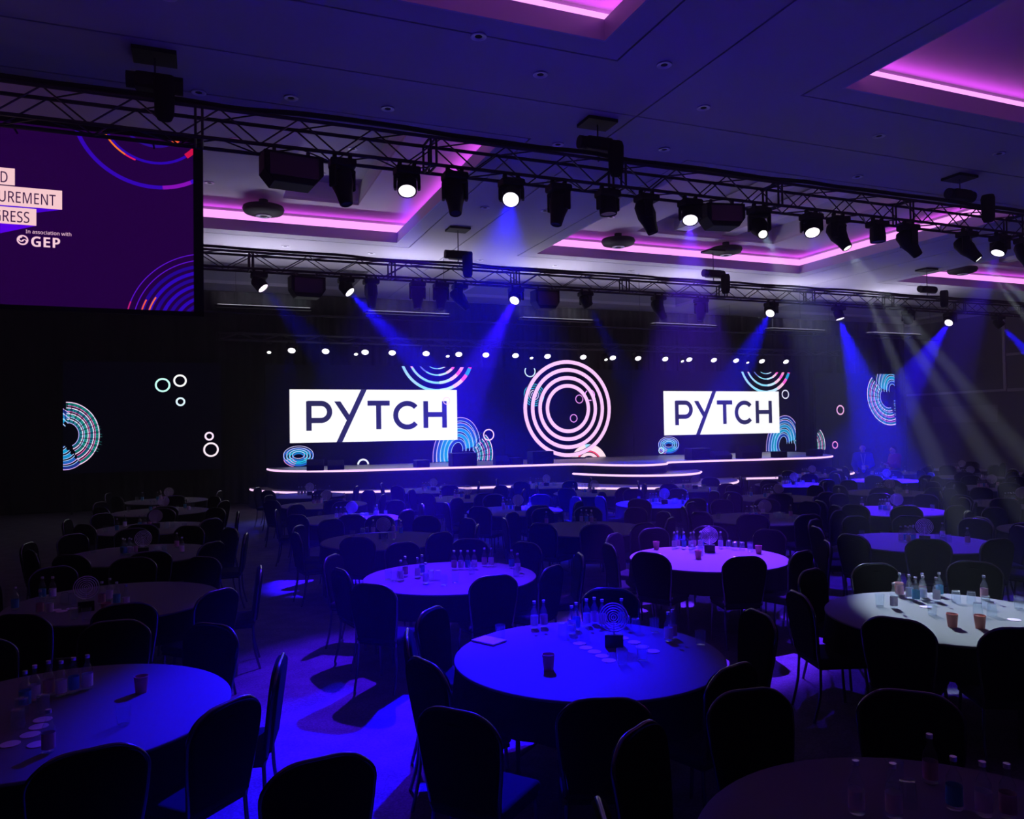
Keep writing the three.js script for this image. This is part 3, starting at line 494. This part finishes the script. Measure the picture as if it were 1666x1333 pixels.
layout.forEach((cols, r) => cols.forEach((c, i) => {
  const x = Xc[c], z = Zr[r] + 0.085 * (x - 2.4), where = r === 0 ? 'the bottom right table' : `${nth[i]} table from left in ${rowWord[r]} row`, short = r === 0 ? 'bottom right table' : `${nth[i]} table in ${rowWord[r]} row`;
  const label = r === 0 ? 'dark round table in the bottom right corner, nearest the camera' : `round white-topped table, ${nth[i]} from left in the ${rowWord[r]} row from camera`;
  const t = tableProto ? copy(tableProto, label) : (tableProto = makeTable(label)); t.position.set(x, 0, z); t.rotation.set(0, rnd() * 1.5, 0);
  tables[r + ',' + c] = { x, z, where: short, r, c };
  const list = (seen[r + ',' + c] ?? []).map(([a, d]) => [a, d]), used = new Set();
  const want = r <= 3 ? 10 : r === 4 ? 8 : 6, off = (rnd() - 0.5) * 20;
  for (let k = 0; k < want; k++) {
    const a = ((k * 360 / want + off + 540) % 360) - 180;
    if (r >= 5 && Math.abs(a) > 125) continue;
    if (list.length < 10 && list.every(([b]) => Math.abs(((a - b + 540) % 360) - 180) > 27)) list.push([a, 1.22 + rnd() * 0.14]);
  }
  for (const [a, d] of list) {
    const cx = x + Math.sin(a * R) * (d - 0.26), cz = z + Math.cos(a * R) * (d - 0.26);
    if (r === 0 && cz > -1.2 && cx < 2.6) continue;           // the camera stands there
    if (Math.hypot(cx - 18.2, cz + 17.35) < 0.62 || Math.hypot(cx - 19.1, cz + 17.0) < 0.62) continue;
    if (cz < -20.6 && cx > 8.4) continue;                     // the stage steps
    if (placedChairs.some(([px, pz]) => Math.hypot(px - cx, pz - cz) < 0.5)) continue;
    placedChairs.push([cx, cz]);
    let s = ((Math.round(a / 36) % 10) + 10) % 10, n = 0; while (used.has(s) && n++ < 10) s = (s + 1) % 10; used.add(s);
    addChair(cx, cz, Math.PI + a * R + (rnd() - 0.5) * 0.2, `black banquet chair on ${sides[s]} side of ${where}`, 'banquet chairs round the tables');
  }
}));
addChair(0.42, -3.55, Math.PI + 0.12, 'black banquet chair standing loose in the blue-lit aisle at the bottom', 'banquet chairs round the tables');

// ---------------------------------------------------------------- things on the tables
const bottleG = lathe([[0, 0.004], [0.026, 0.004], [0.03, 0.008], [0.0305, 0.11], [0.028, 0.13], [0.016, 0.155], [0.0115, 0.168], [0.0115, 0.196], [0.0125, 0.2]], 16);
const capG = cyl(0.0135, 0.0135, 0.018, 12, 0, 0.203, 0), labelG = new THREE.CylinderGeometry(0.0312, 0.0312, 0.075, 16, 1, true).translate(0, 0.062, 0);
const tumblerG = lathe([[0, 0.006], [0.027, 0.006], [0.03, 0], [0.031, 0.002], [0.038, 0.105], [0.0365, 0.105], [0.03, 0.01], [0, 0.01]], 18);
const upturnedG = tumblerG.clone().rotateX(Math.PI).translate(0, 0.105, 0);
const cupG = lathe([[0, 0.002], [0.03, 0.002], [0.031, 0], [0.041, 0.096], [0.0425, 0.098], [0.041, 0.1], [0.039, 0.097], [0.029, 0.006], [0, 0.006]], 20);
const coasterG = cyl(0.047, 0.047, 0.004, 24, 0, 0.002, 0);
const on = (t, dx, dz) => [t.x + dx, TOP, t.z + dz];
function clampR(dx, dz) { const d = Math.hypot(dx, dz), m = 0.84; return d > m ? [dx * m / d, dz * m / d] : [dx, dz]; }
const protos = {};
function addCopy(key, make, label, category, group, at, turn = 0) {
  let o; if (!protos[key]) { o = protos[key] = make(); tag(o, label, category, group); } else o = copy(protos[key], label, group);
  o.position.set(...at); o.rotation.set(0, turn, 0); return o;
}
const grp = (name) => { const g = new THREE.Group(); g.name = numbered(name); scene.add(g); return g; };
function bottle(t, dx, dz, tint, where, small, n) {
  [dx, dz] = clampR(dx, dz);
  const mat = { blue: M.labelBlue, white: M.labelWhite, pink: M.labelPink }[tint];
  addCopy('bottle_' + tint + !!small, () => { const g = grp('glass_bottle'); part('glass_body', bottleG, M.glass, g); part('cap', capG, M.cap, g); if (!small) part('label', labelG, mat, g); else part('label', labelG, mat, g); return g; },
    `glass bottle with ${tint} label, ${n} bottle from left on ${where}`, 'bottle', `bottles on ${where}`, on(t, dx, dz), rnd() * 6);
}
function tumbler(t, dx, dz, where, upturned, n) {
  [dx, dz] = clampR(dx, dz);
  const name = upturned ? 'upturned_glass' : 'tumbler';
  addCopy(name, () => { const m = part(numbered(name), upturned ? upturnedG : tumblerG, M.glass, scene); return m; }, `${upturned ? 'upside-down clear glass' : 'upright clear tumbler'}, ${n} such from left on ${where}`, 'glass', `glasses on ${where}`, on(t, dx, dz));
}
function paperCup(t, dx, dz, where, detail) { [dx, dz] = clampR(dx, dz); addCopy('cup', () => part(numbered('paper_cup'), cupG, M.cup, scene), `reddish paper cup ${detail} on ${where}`, 'cup', `cups on ${where}`, on(t, dx, dz)); }
function coaster(t, dx, dz, where, n) { addCopy('coaster', () => part(numbered('round_coaster'), coasterG, M.coaster, scene), `pink round coaster, ${n} coaster from left on ${where}`, 'coaster', `coasters on ${where}`, on(t, dx, dz)); }
const ringR = [0.1, 0.083, 0.066, 0.049, 0.032, 0.017];
function centrepiece(t, dx, dz, where) {
  [dx, dz] = clampR(dx, dz);
  addCopy('centrepiece', () => {
    const g = grp('ring_centrepiece');
    part('base_block', rbox(0.13, 0.09, 0.08, 0.006, 0, 0.045, 0), M.block, g);
    for (const r of ringR) part('ring', new THREE.TorusGeometry(r, 0.0042, 6, 40), M.acrylic, g, [0, 0.205, 0]);
    part('spine', box(0.008, 0.12, 0.006), M.acrylic, g, [0, 0.15, 0]);
    return g;
  }, `white concentric ring centrepiece on black block, ${where}`, 'centrepiece', 'ring centrepieces', on(t, dx, dz), Math.atan2(-t.x - dx, -t.z - dz));
}
const tints = ['white', 'blue', 'white', 'pink'];
const laid = {
  '1,2': { b: [[-0.05, -0.8], [0.03, -0.8], [0.14, -0.53], [0.22, -0.61], [0.35, -0.69], [0.43, -0.71], [0.45, -0.62], [0.6, -0.58], [0.68, -0.05], [0.75, -0.1]], u: [[0.08, -0.42], [0.15, -0.34], [0.05, -0.5], [0.57, -0.46], [0.6, -0.37]], g: [[-0.4, -0.63], [0.1, 0.29], [0.26, 0.28], [0.82, 0.14], [0.72, -0.3]], d: [0.26, -0.1], cups: [[-0.38, 0.18, 'standing alone']], k: [[0.07, -0.27], [0.06, -0.15], [0.07, -0.04], [0.07, 0.07], [0.06, 0.18], [0.42, -0.26], [0.44, -0.13], [0.43, 0.0], [0.44, 0.12]] },
  '2,2': { b: [[-0.53, -0.01], [-0.43, -0.22], [-0.33, -0.09], [-0.24, -0.24], [-0.34, 0.26], [0.16, -0.36], [0.23, -0.33], [0.3, -0.3], [0.37, -0.28], [0.53, -0.39], [0.6, -0.36], [0.76, -0.13], [0.72, 0.14]], u: [[-0.17, 0.14], [-0.24, 0.1]], g: [[-0.64, -0.1], [-0.6, -0.01], [-0.2, 0.44], [-0.05, 0.34], [0.24, 0.01], [0.63, 0.32]] },
  '3,2': { b: [[-0.03, -0.75], [0.28, -0.72], [0.36, -0.68], [0.33, -0.46], [0.1, 0.05]], u: [[-0.12, -0.78], [-0.2, -0.7]], g: [[-0.39, -0.48], [-0.07, 0.18], [-0.1, 0.43]], d: [-0.01, -0.13] },
  '3,3': { b: [[-0.36, -0.75], [0.26, -0.72], [0.32, -0.66], [0.38, -0.6], [0.33, -0.5], [0.0, 0.01]], u: [[0.14, -0.76], [0.27, -0.28]], g: [[-0.1, -0.8], [-0.2, 0.3]] },
  '2,3': { b: [[0.12, -0.8], [0.03, -0.74], [0.14, -0.69], [0.2, -0.63], [0.27, -0.66], [0.34, -0.62], [0.4, -0.68], [0.56, -0.5]], u: [[0.03, -0.36], [0.1, -0.3], [0.63, -0.43], [0.62, -0.3], [0.7, -0.26]], g: [[-0.01, -0.13], [0.78, -0.2], [0.7, -0.1]], d: [0.26, -0.32], cups: [[-0.2, -0.8, 'at the far left'], [-0.15, 0.02, 'near the middle'], [0.7, 0.05, 'at the right']] },
  '1,3': { b: [[0.24, -0.66], [0.24, -0.56], [0.2, -0.46], [0.31, -0.48], [0.4, -0.56], [0.35, -0.38], [0.56, -0.52], [-0.17, -0.36], [0.78, -0.26]], u: [[0.46, -0.28], [0.54, -0.2], [0.22, 0.1], [0.3, 0.16], [0.5, -0.04]], g: [[-0.22, -0.46], [-0.09, -0.06], [0.7, 0.1]], cups: [[-0.27, 0.26, 'at near left'], [-0.13, 0.38, 'at the near edge'], [0.34, -0.76, 'behind the bottles']], k: [[0.1, -0.28], [0.33, 0.32], [0.45, 0.4]] },
  '1,1': { b: [[-0.19, -0.17], [-0.16, -0.27], [-0.1, -0.34], [-0.03, -0.31], [0.03, -0.35], [0.1, -0.38], [0.05, 0.61]], u: [[-0.16, 0.18], [-0.18, -0.02], [-0.08, -0.04]], g: [[0.36, 0.36]], cups: [[0.41, -0.18, 'near the right edge']], k: [[-0.06, 0.09], [-0.06, 0.2], [-0.08, 0.31], [-0.15, 0.41], [-0.02, 0.47]] },
  '2,1': { b: [[-0.66, -0.4], [-0.57, -0.37], [-0.1, 0.13], [-0.05, -0.02], [0.03, 0.22], [0.12, 0.4], [-0.56, 0.32], [-0.48, 0.37], [-0.8, 0.04]], u: [[-0.43, -0.09], [-0.36, -0.02]], g: [[-0.15, 0.76], [-0.25, 0.66]], d: [-0.2, 0.35], cups: [[-0.02, 0.58, 'near the ring centrepiece']], k: [[-0.33, 0.2], [-0.4, 0.28], [-0.46, 0.2]] },
  '0,2': { b: [[-0.04, -0.43], [0.45, -0.5], [0.07, -0.35], [0.34, -0.3], [0.4, -0.22], [0.47, -0.17]], u: [[0.2, -0.4]], g: [[0.3, -0.55]] },
};
for (const [key, t] of Object.entries(tables)) {
  let l = laid[key];
  if (!l) {
    const far = t.r >= 4, nb = far ? 6 : 8, ca = rnd() * 6.28; l = { b: [], u: [], g: [], k: [] };
    for (let k = 0; k < nb; k++) { const row = k < nb * 0.65; l.b.push(row ? [-0.2 + (k % 4) * 0.075 + 0.03 * Math.floor(k / 4), -0.1 + 0.09 * Math.floor(k / 4) + rnd() * 0.02] : [0.55 * Math.cos(ca + k), 0.55 * Math.sin(ca + k)]); }
    for (let k = 0; k < (far ? 3 : 4); k++) l.u.push([0.22 + 0.085 * (k % 2), 0.1 + 0.09 * Math.floor(k / 2)]);
    for (let k = 0; k < 2; k++) l.g.push([0.7 * Math.cos(ca + 2 + k * 2.1), 0.7 * Math.sin(ca + 2 + k * 2.1)]);
    if (key !== '3,4' || true) l.d = [0.05, 0.05];
  }
  const ranked = (list) => { const a = list.map(([x, z], i) => [Math.atan2(t.x + x, -t.z - z), i]).sort((p, q) => p[0] - q[0]), out = []; a.forEach(([, i], k) => { out[i] = nth[k]; }); return out; };
  const rb = ranked(l.b), ru = ranked(l.u), rg = ranked(l.g), rk = ranked(l.k ?? []);
  l.b.forEach(([x, z], i) => bottle(t, x, z, tints[(i + t.c) % 4], t.where, t.r >= 4, rb[i]));
  l.u.forEach(([x, z], i) => tumbler(t, x, z, t.where, true, ru[i])); l.g.forEach(([x, z], i) => tumbler(t, x, z, t.where, false, rg[i]));
  (l.cups ?? []).forEach(([x, z, d]) => paperCup(t, x, z, t.where, d)); (l.k ?? []).forEach(([x, z], i) => coaster(t, x, z, t.where, rk[i]));
  if (l.d) centrepiece(t, ...l.d, t.where);
}
{
  const t = tables['1,2'], n = thing('notepad', 'white notepad lying at the left edge of the front centre table', 'notepad', on(t, -0.5, -0.6), 0.5);
  part('pages', box(0.15, 0.012, 0.21, 0, 0.008, 0), M.paper, n); part('cover_board', box(0.154, 0.002, 0.214, 0, 0.001, 0), M.block, n);
}

// floor-standing blue uplights along the rear of the hall, behind the camera
for (const [x, z] of [[3, 3.6], [8, 3.6], [13, 3.6], [18, 1]]) {
  const t = thing('uplight', 'blue LED uplight standing on the carpet behind the camera', 'uplight', [x, 0, z], 0, 'blue floor uplights');
  part('housing', lathe([[0, 0], [0.13, 0], [0.14, 0.02], [0.13, 0.2], [0.115, 0.2], [0.11, 0.18]], 18), M.black, t); part('led_lens', cyl(0.11, 0.11, 0.01, 18, 0, 0.185, 0), glow(rgb(0.03, 0.01, 1), 3), t);
  const l = new THREE.SpotLight(rgb(0.03, 0.004, 1), 10, 0, 55 * R, 0.8, 2); l.position.set(x, 0.25, z); l.target.position.set(x, 4, z - 3.2); l.shadow.radius = 5; l.castShadow = true; l.name = l.target.name = 'uplight_beam'; scene.add(l, l.target);
}

// ---------------------------------------------------------------- two people in front of the stage
function isoMesh(f, [x0, y0, z0], [x1, y1, z1], s) {          // surface nets of the field f (negative inside)
  const nx = Math.ceil((x1 - x0) / s) + 1, ny = Math.ceil((y1 - y0) / s) + 1, nz = Math.ceil((z1 - z0) / s) + 1, v = new Float32Array(nx * ny * nz), id = new Int32Array(nx * ny * nz).fill(-1), at = (i, j, k) => (k * ny + j) * nx + i, pos = [], idx = [];
  for (let k = 0; k < nz; k++) for (let j = 0; j < ny; j++) for (let i = 0; i < nx; i++) v[at(i, j, k)] = f(x0 + i * s, y0 + j * s, z0 + k * s);
  for (let k = 0; k < nz - 1; k++) for (let j = 0; j < ny - 1; j++) for (let i = 0; i < nx - 1; i++) {
    let n = 0, px = 0, py = 0, pz = 0;
    for (let e = 0; e < 12; e++) {
      const ax = e >> 2, b = e & 3, c0 = [0, 0, 0], c1 = [0, 0, 0], o1 = (ax + 1) % 3, o2 = (ax + 2) % 3; c0[o1] = c1[o1] = b & 1; c0[o2] = c1[o2] = b >> 1; c1[ax] = 1;
      const a = v[at(i + c0[0], j + c0[1], k + c0[2])], q = v[at(i + c1[0], j + c1[1], k + c1[2])];
      if ((a < 0) !== (q < 0)) { const t = a / (a - q); px += c0[0] + t * (c1[0] - c0[0]); py += c0[1] + t * (c1[1] - c0[1]); pz += c0[2] + t * (c1[2] - c0[2]); n++; }
    }
    if (n) { id[at(i, j, k)] = pos.length / 3; pos.push(x0 + (i + px / n) * s, y0 + (j + py / n) * s, z0 + (k + pz / n) * s); }
  }
  for (let k = 1; k < nz - 1; k++) for (let j = 1; j < ny - 1; j++) for (let i = 1; i < nx - 1; i++) for (let ax = 0; ax < 3; ax++) {
    const d = [0, 0, 0]; d[ax] = 1; const a = v[at(i, j, k)] < 0, b = v[at(i + d[0], j + d[1], k + d[2])] < 0; if (a === b) continue;
    const u = [0, 0, 0], w = [0, 0, 0]; u[(ax + 1) % 3] = 1; w[(ax + 2) % 3] = 1;
    const q = [id[at(i, j, k)], id[at(i - u[0], j - u[1], k - u[2])], id[at(i - u[0] - w[0], j - u[1] - w[1], k - u[2] - w[2])], id[at(i - w[0], j - w[1], k - w[2])]];
    if (q.some((x) => x < 0)) continue;
    if (a) idx.push(q[0], q[1], q[2], q[0], q[2], q[3]); else idx.push(q[0], q[2], q[1], q[0], q[3], q[2]);
  }
  const g = new THREE.BufferGeometry(); g.setAttribute('position', new THREE.Float32BufferAttribute(pos, 3)); g.setIndex(idx); g.computeVertexNormals(); return g;
}
const smin = (a, b, k) => { const h = Math.max(k - Math.abs(a - b), 0) / k; return Math.min(a, b) - h * h * k / 4; };
function capsule([ax, ay, az, ra], [bx, by, bz, rb]) {
  const dx = bx - ax, dy = by - ay, dz = bz - az, l2 = dx * dx + dy * dy + dz * dz;
  return (x, y, z) => { const t = Math.min(1, Math.max(0, ((x - ax) * dx + (y - ay) * dy + (z - az) * dz) / l2)); return Math.hypot(x - ax - t * dx, y - ay - t * dy, z - az - t * dz) - (ra + t * (rb - ra)); };
}
const ball = (cx, cy, cz, rx, ry, rz) => (x, y, z) => (Math.hypot((x - cx) / rx, (y - cy) / ry, (z - cz) / rz) - 1) * Math.min(rx, ry, rz);
const blend = (fs, k) => (x, y, z) => { let d = 1e9; for (const f of fs) d = smin(d, f(x, y, z), k); return d; };
function person(label, [x, z], turn, S, arms, head, look) {
  const p = thing('person', label, 'person', [x, 0, z], turn); p.scale.setScalar(S);
  const [hx, hy, hz] = head, torso = [capsule([0, 0.95, 0, 0.135], [0, 1.16, 0.0, 0.125]), capsule([0, 1.16, 0, 0.13], [0, 1.33, 0, 0.14]), capsule([-0.15, 1.4, 0, 0.065], [0.15, 1.4, 0, 0.065]), capsule([-0.07, 1.3, 0.01, 0.12], [0.07, 1.3, 0.01, 0.12])];
  const armBones = arms.flatMap(({ s, e, w }) => [capsule([...s, 0.052], [...e, 0.041]), capsule([...e, 0.04], [...w, 0.029])]);
  const legs = [-1, 1].flatMap((k) => [capsule([k * 0.09, 0.93, 0, 0.092], [k * 0.1, 0.5, 0.01, 0.06]), capsule([k * 0.1, 0.5, 0.01, 0.06], [k * 0.105, 0.08, -0.02, 0.04])]), feet = [-1, 1].map((k) => capsule([k * 0.105, 0.04, -0.04, 0.04], [k * 0.12, 0.032, 0.14, 0.03]));
  const neck = capsule([0, 1.4, -0.01, 0.058], [hx * 0.8, hy - 0.08, hz - 0.015, 0.05]);
  const whole = isoMesh(blend([...torso, ...armBones, ...legs, ...feet, neck], 0.05), [-0.6, -0.02, -0.35], [0.6, 1.6, 0.55], 0.02);
  const face = [ball(hx, hy + 0.02, hz - 0.012, 0.076, 0.098, 0.094), ball(hx, hy - 0.05, hz + 0.018, 0.055, 0.062, 0.065), capsule([hx, hy + 0.015, hz + 0.08, 0.009], [hx, hy - 0.022, hz + 0.1, 0.014]), ball(hx - 0.079, hy - 0.005, hz - 0.01, 0.012, 0.03, 0.02), ball(hx + 0.079, hy - 0.005, hz - 0.01, 0.012, 0.03, 0.02), capsule([hx - 0.02, hy - 0.062, hz + 0.078, 0.008], [hx + 0.02, hy - 0.062, hz + 0.078, 0.008]), capsule([hx - 0.04, hy + 0.028, hz + 0.077, 0.01], [hx + 0.04, hy + 0.028, hz + 0.077, 0.01]), neck];
  const headG = isoMesh(blend(face, 0.018), [hx - 0.12, hy - 0.22, hz - 0.14], [hx + 0.12, hy + 0.14, hz + 0.15], 0.0075);
  const handG = arms.map(({ w, f }) => {                       // palm, four fingers and a thumb along the direction f
    const d = new THREE.Vector3(...f).normalize(), side = new THREE.Vector3(0, 1, 0).cross(d).normalize(), down = d.clone().cross(side), at = (a, b, c) => [w[0] + d.x * a + side.x * b + down.x * c, w[1] + d.y * a + side.y * b + down.y * c, w[2] + d.z * a + side.z * b + down.z * c];
    const fs = [capsule([...at(0, 0, 0), 0.028], [...at(0.08, 0, 0), 0.03])];
    [[-0.03, 0.062], [-0.01, 0.075], [0.01, 0.07], [0.03, 0.055]].forEach(([b, l]) => { fs.push(capsule([...at(0.085, b, 0), 0.0095], [...at(0.085 + l * 0.6, b, 0.012), 0.009]), capsule([...at(0.085 + l * 0.6, b, 0.012), 0.009], [...at(0.085 + l, b, 0.035), 0.008])); });
    fs.push(capsule([...at(0.03, -0.03, 0.005), 0.012], [...at(0.075, -0.055, 0.025), 0.0095]));
    const lo = w.map((q) => q - 0.2), hi = w.map((q) => q + 0.2);
    return isoMesh(blend(fs, 0.008), lo, hi, 0.006);
  });
  part('body', join(whole, headG, ...handG), std(rgb(0.5, 0.32, 0.25), 0.6), p);
  part('jacket', isoMesh(blend([...torso, ...arms.flatMap(({ s, e, w }) => [capsule([...s, 0.066], [...e, 0.056]), capsule([...e, 0.054], [w[0] + (e[0] - w[0]) * 0.12, w[1] + (e[1] - w[1]) * 0.12, w[2] + (e[2] - w[2]) * 0.12, 0.045])])].map((f) => (a, b, c) => f(a, b, c) - 0.014), 0.05), [-0.65, 0.78, -0.35], [0.65, 1.5, 0.6], 0.018), std(look.top, 0.8), p);
  part('trousers', isoMesh(blend([...legs, capsule([-0.05, 0.93, 0, 0.12], [0.05, 0.93, 0, 0.12])].map((f) => (a, b, c) => f(a, b, c) - 0.016), 0.05), [-0.35, 0.06, -0.3], [0.35, 1.08, 0.3], 0.018), std(rgb(0.012, 0.012, 0.03), 0.85), p);
  part('shoes', isoMesh(blend(feet.map((f) => (a, b, c) => Math.max(f(a, b, c) - 0.012, -b)), 0.01), [-0.3, -0.03, -0.2], [0.3, 0.12, 0.26], 0.012), M.black, p);
  part('hair', isoMesh((a, b, c) => Math.max(ball(hx, hy + 0.035, hz - 0.024, 0.086, 0.104, 0.1)(a, b, c), -(b - hy - 0.045 + (c - hz) * -0.9)), [hx - 0.13, hy - 0.14, hz - 0.17], [hx + 0.13, hy + 0.18, hz + 0.13], 0.009), std(look.hair, 0.7), p);
  for (const k of [-1, 1]) part('eye', new THREE.SphereGeometry(0.012, 10, 8), std(rgb(0.1, 0.08, 0.08), 0.3), p, [hx + k * 0.031, hy + 0.012, hz + 0.077]);
  return p;
}
{
  const a = person('person in dark blue jacket with white lanyard and badge facing the hall', [18.2, -17.35], -0.72, 0.985, [{ s: [-0.2, 1.39, 0], e: [-0.25, 1.12, -0.02], w: [-0.2, 0.92, 0.14], f: [0.3, -0.5, 0.8] }, { s: [0.2, 1.39, 0], e: [0.25, 1.12, 0.0], w: [0.14, 1.05, 0.22], f: [-0.5, 0.1, 0.8] }], [0.0, 1.6, 0.03], { top: rgb(0.03, 0.03, 0.45), hair: rgb(0.05, 0.04, 0.04) });
  part('lanyard', join(tube([[-0.06, 1.47, 0.02], [-0.055, 1.4, 0.14], [-0.025, 1.2, 0.163], [-0.012, 1.1, 0.165]], 0.007, 16, 5), tube([[0.06, 1.47, 0.02], [0.055, 1.4, 0.14], [0.025, 1.2, 0.163], [0.012, 1.1, 0.165]], 0.007, 16, 5)), M.paper, a); part('badge', box(0.1, 0.13, 0.006), M.paper, a, [0, 1.03, 0.168]);
  const b = person('person in dark red top standing beside the lanyard wearer, holding a phone', [19.1, -17.0], -1.85, 0.95, [{ s: [-0.2, 1.39, 0], e: [-0.22, 1.14, 0.06], w: [-0.08, 1.14, 0.28], f: [0.3, 0.3, 0.9] }, { s: [0.2, 1.39, 0], e: [0.22, 1.14, 0.06], w: [0.1, 1.12, 0.27], f: [-0.3, 0.2, 0.9] }], [0, 1.58, 0.07], { top: rgb(0.3, 0.01, 0.05), hair: rgb(0.03, 0.02, 0.02) });
  part('phone', rbox(0.075, 0.15, 0.01, 0.004), M.blackGloss, b, [0.0, 1.2, 0.4]).rotation.x = -0.6;
}

renderer.render(scene, camera);
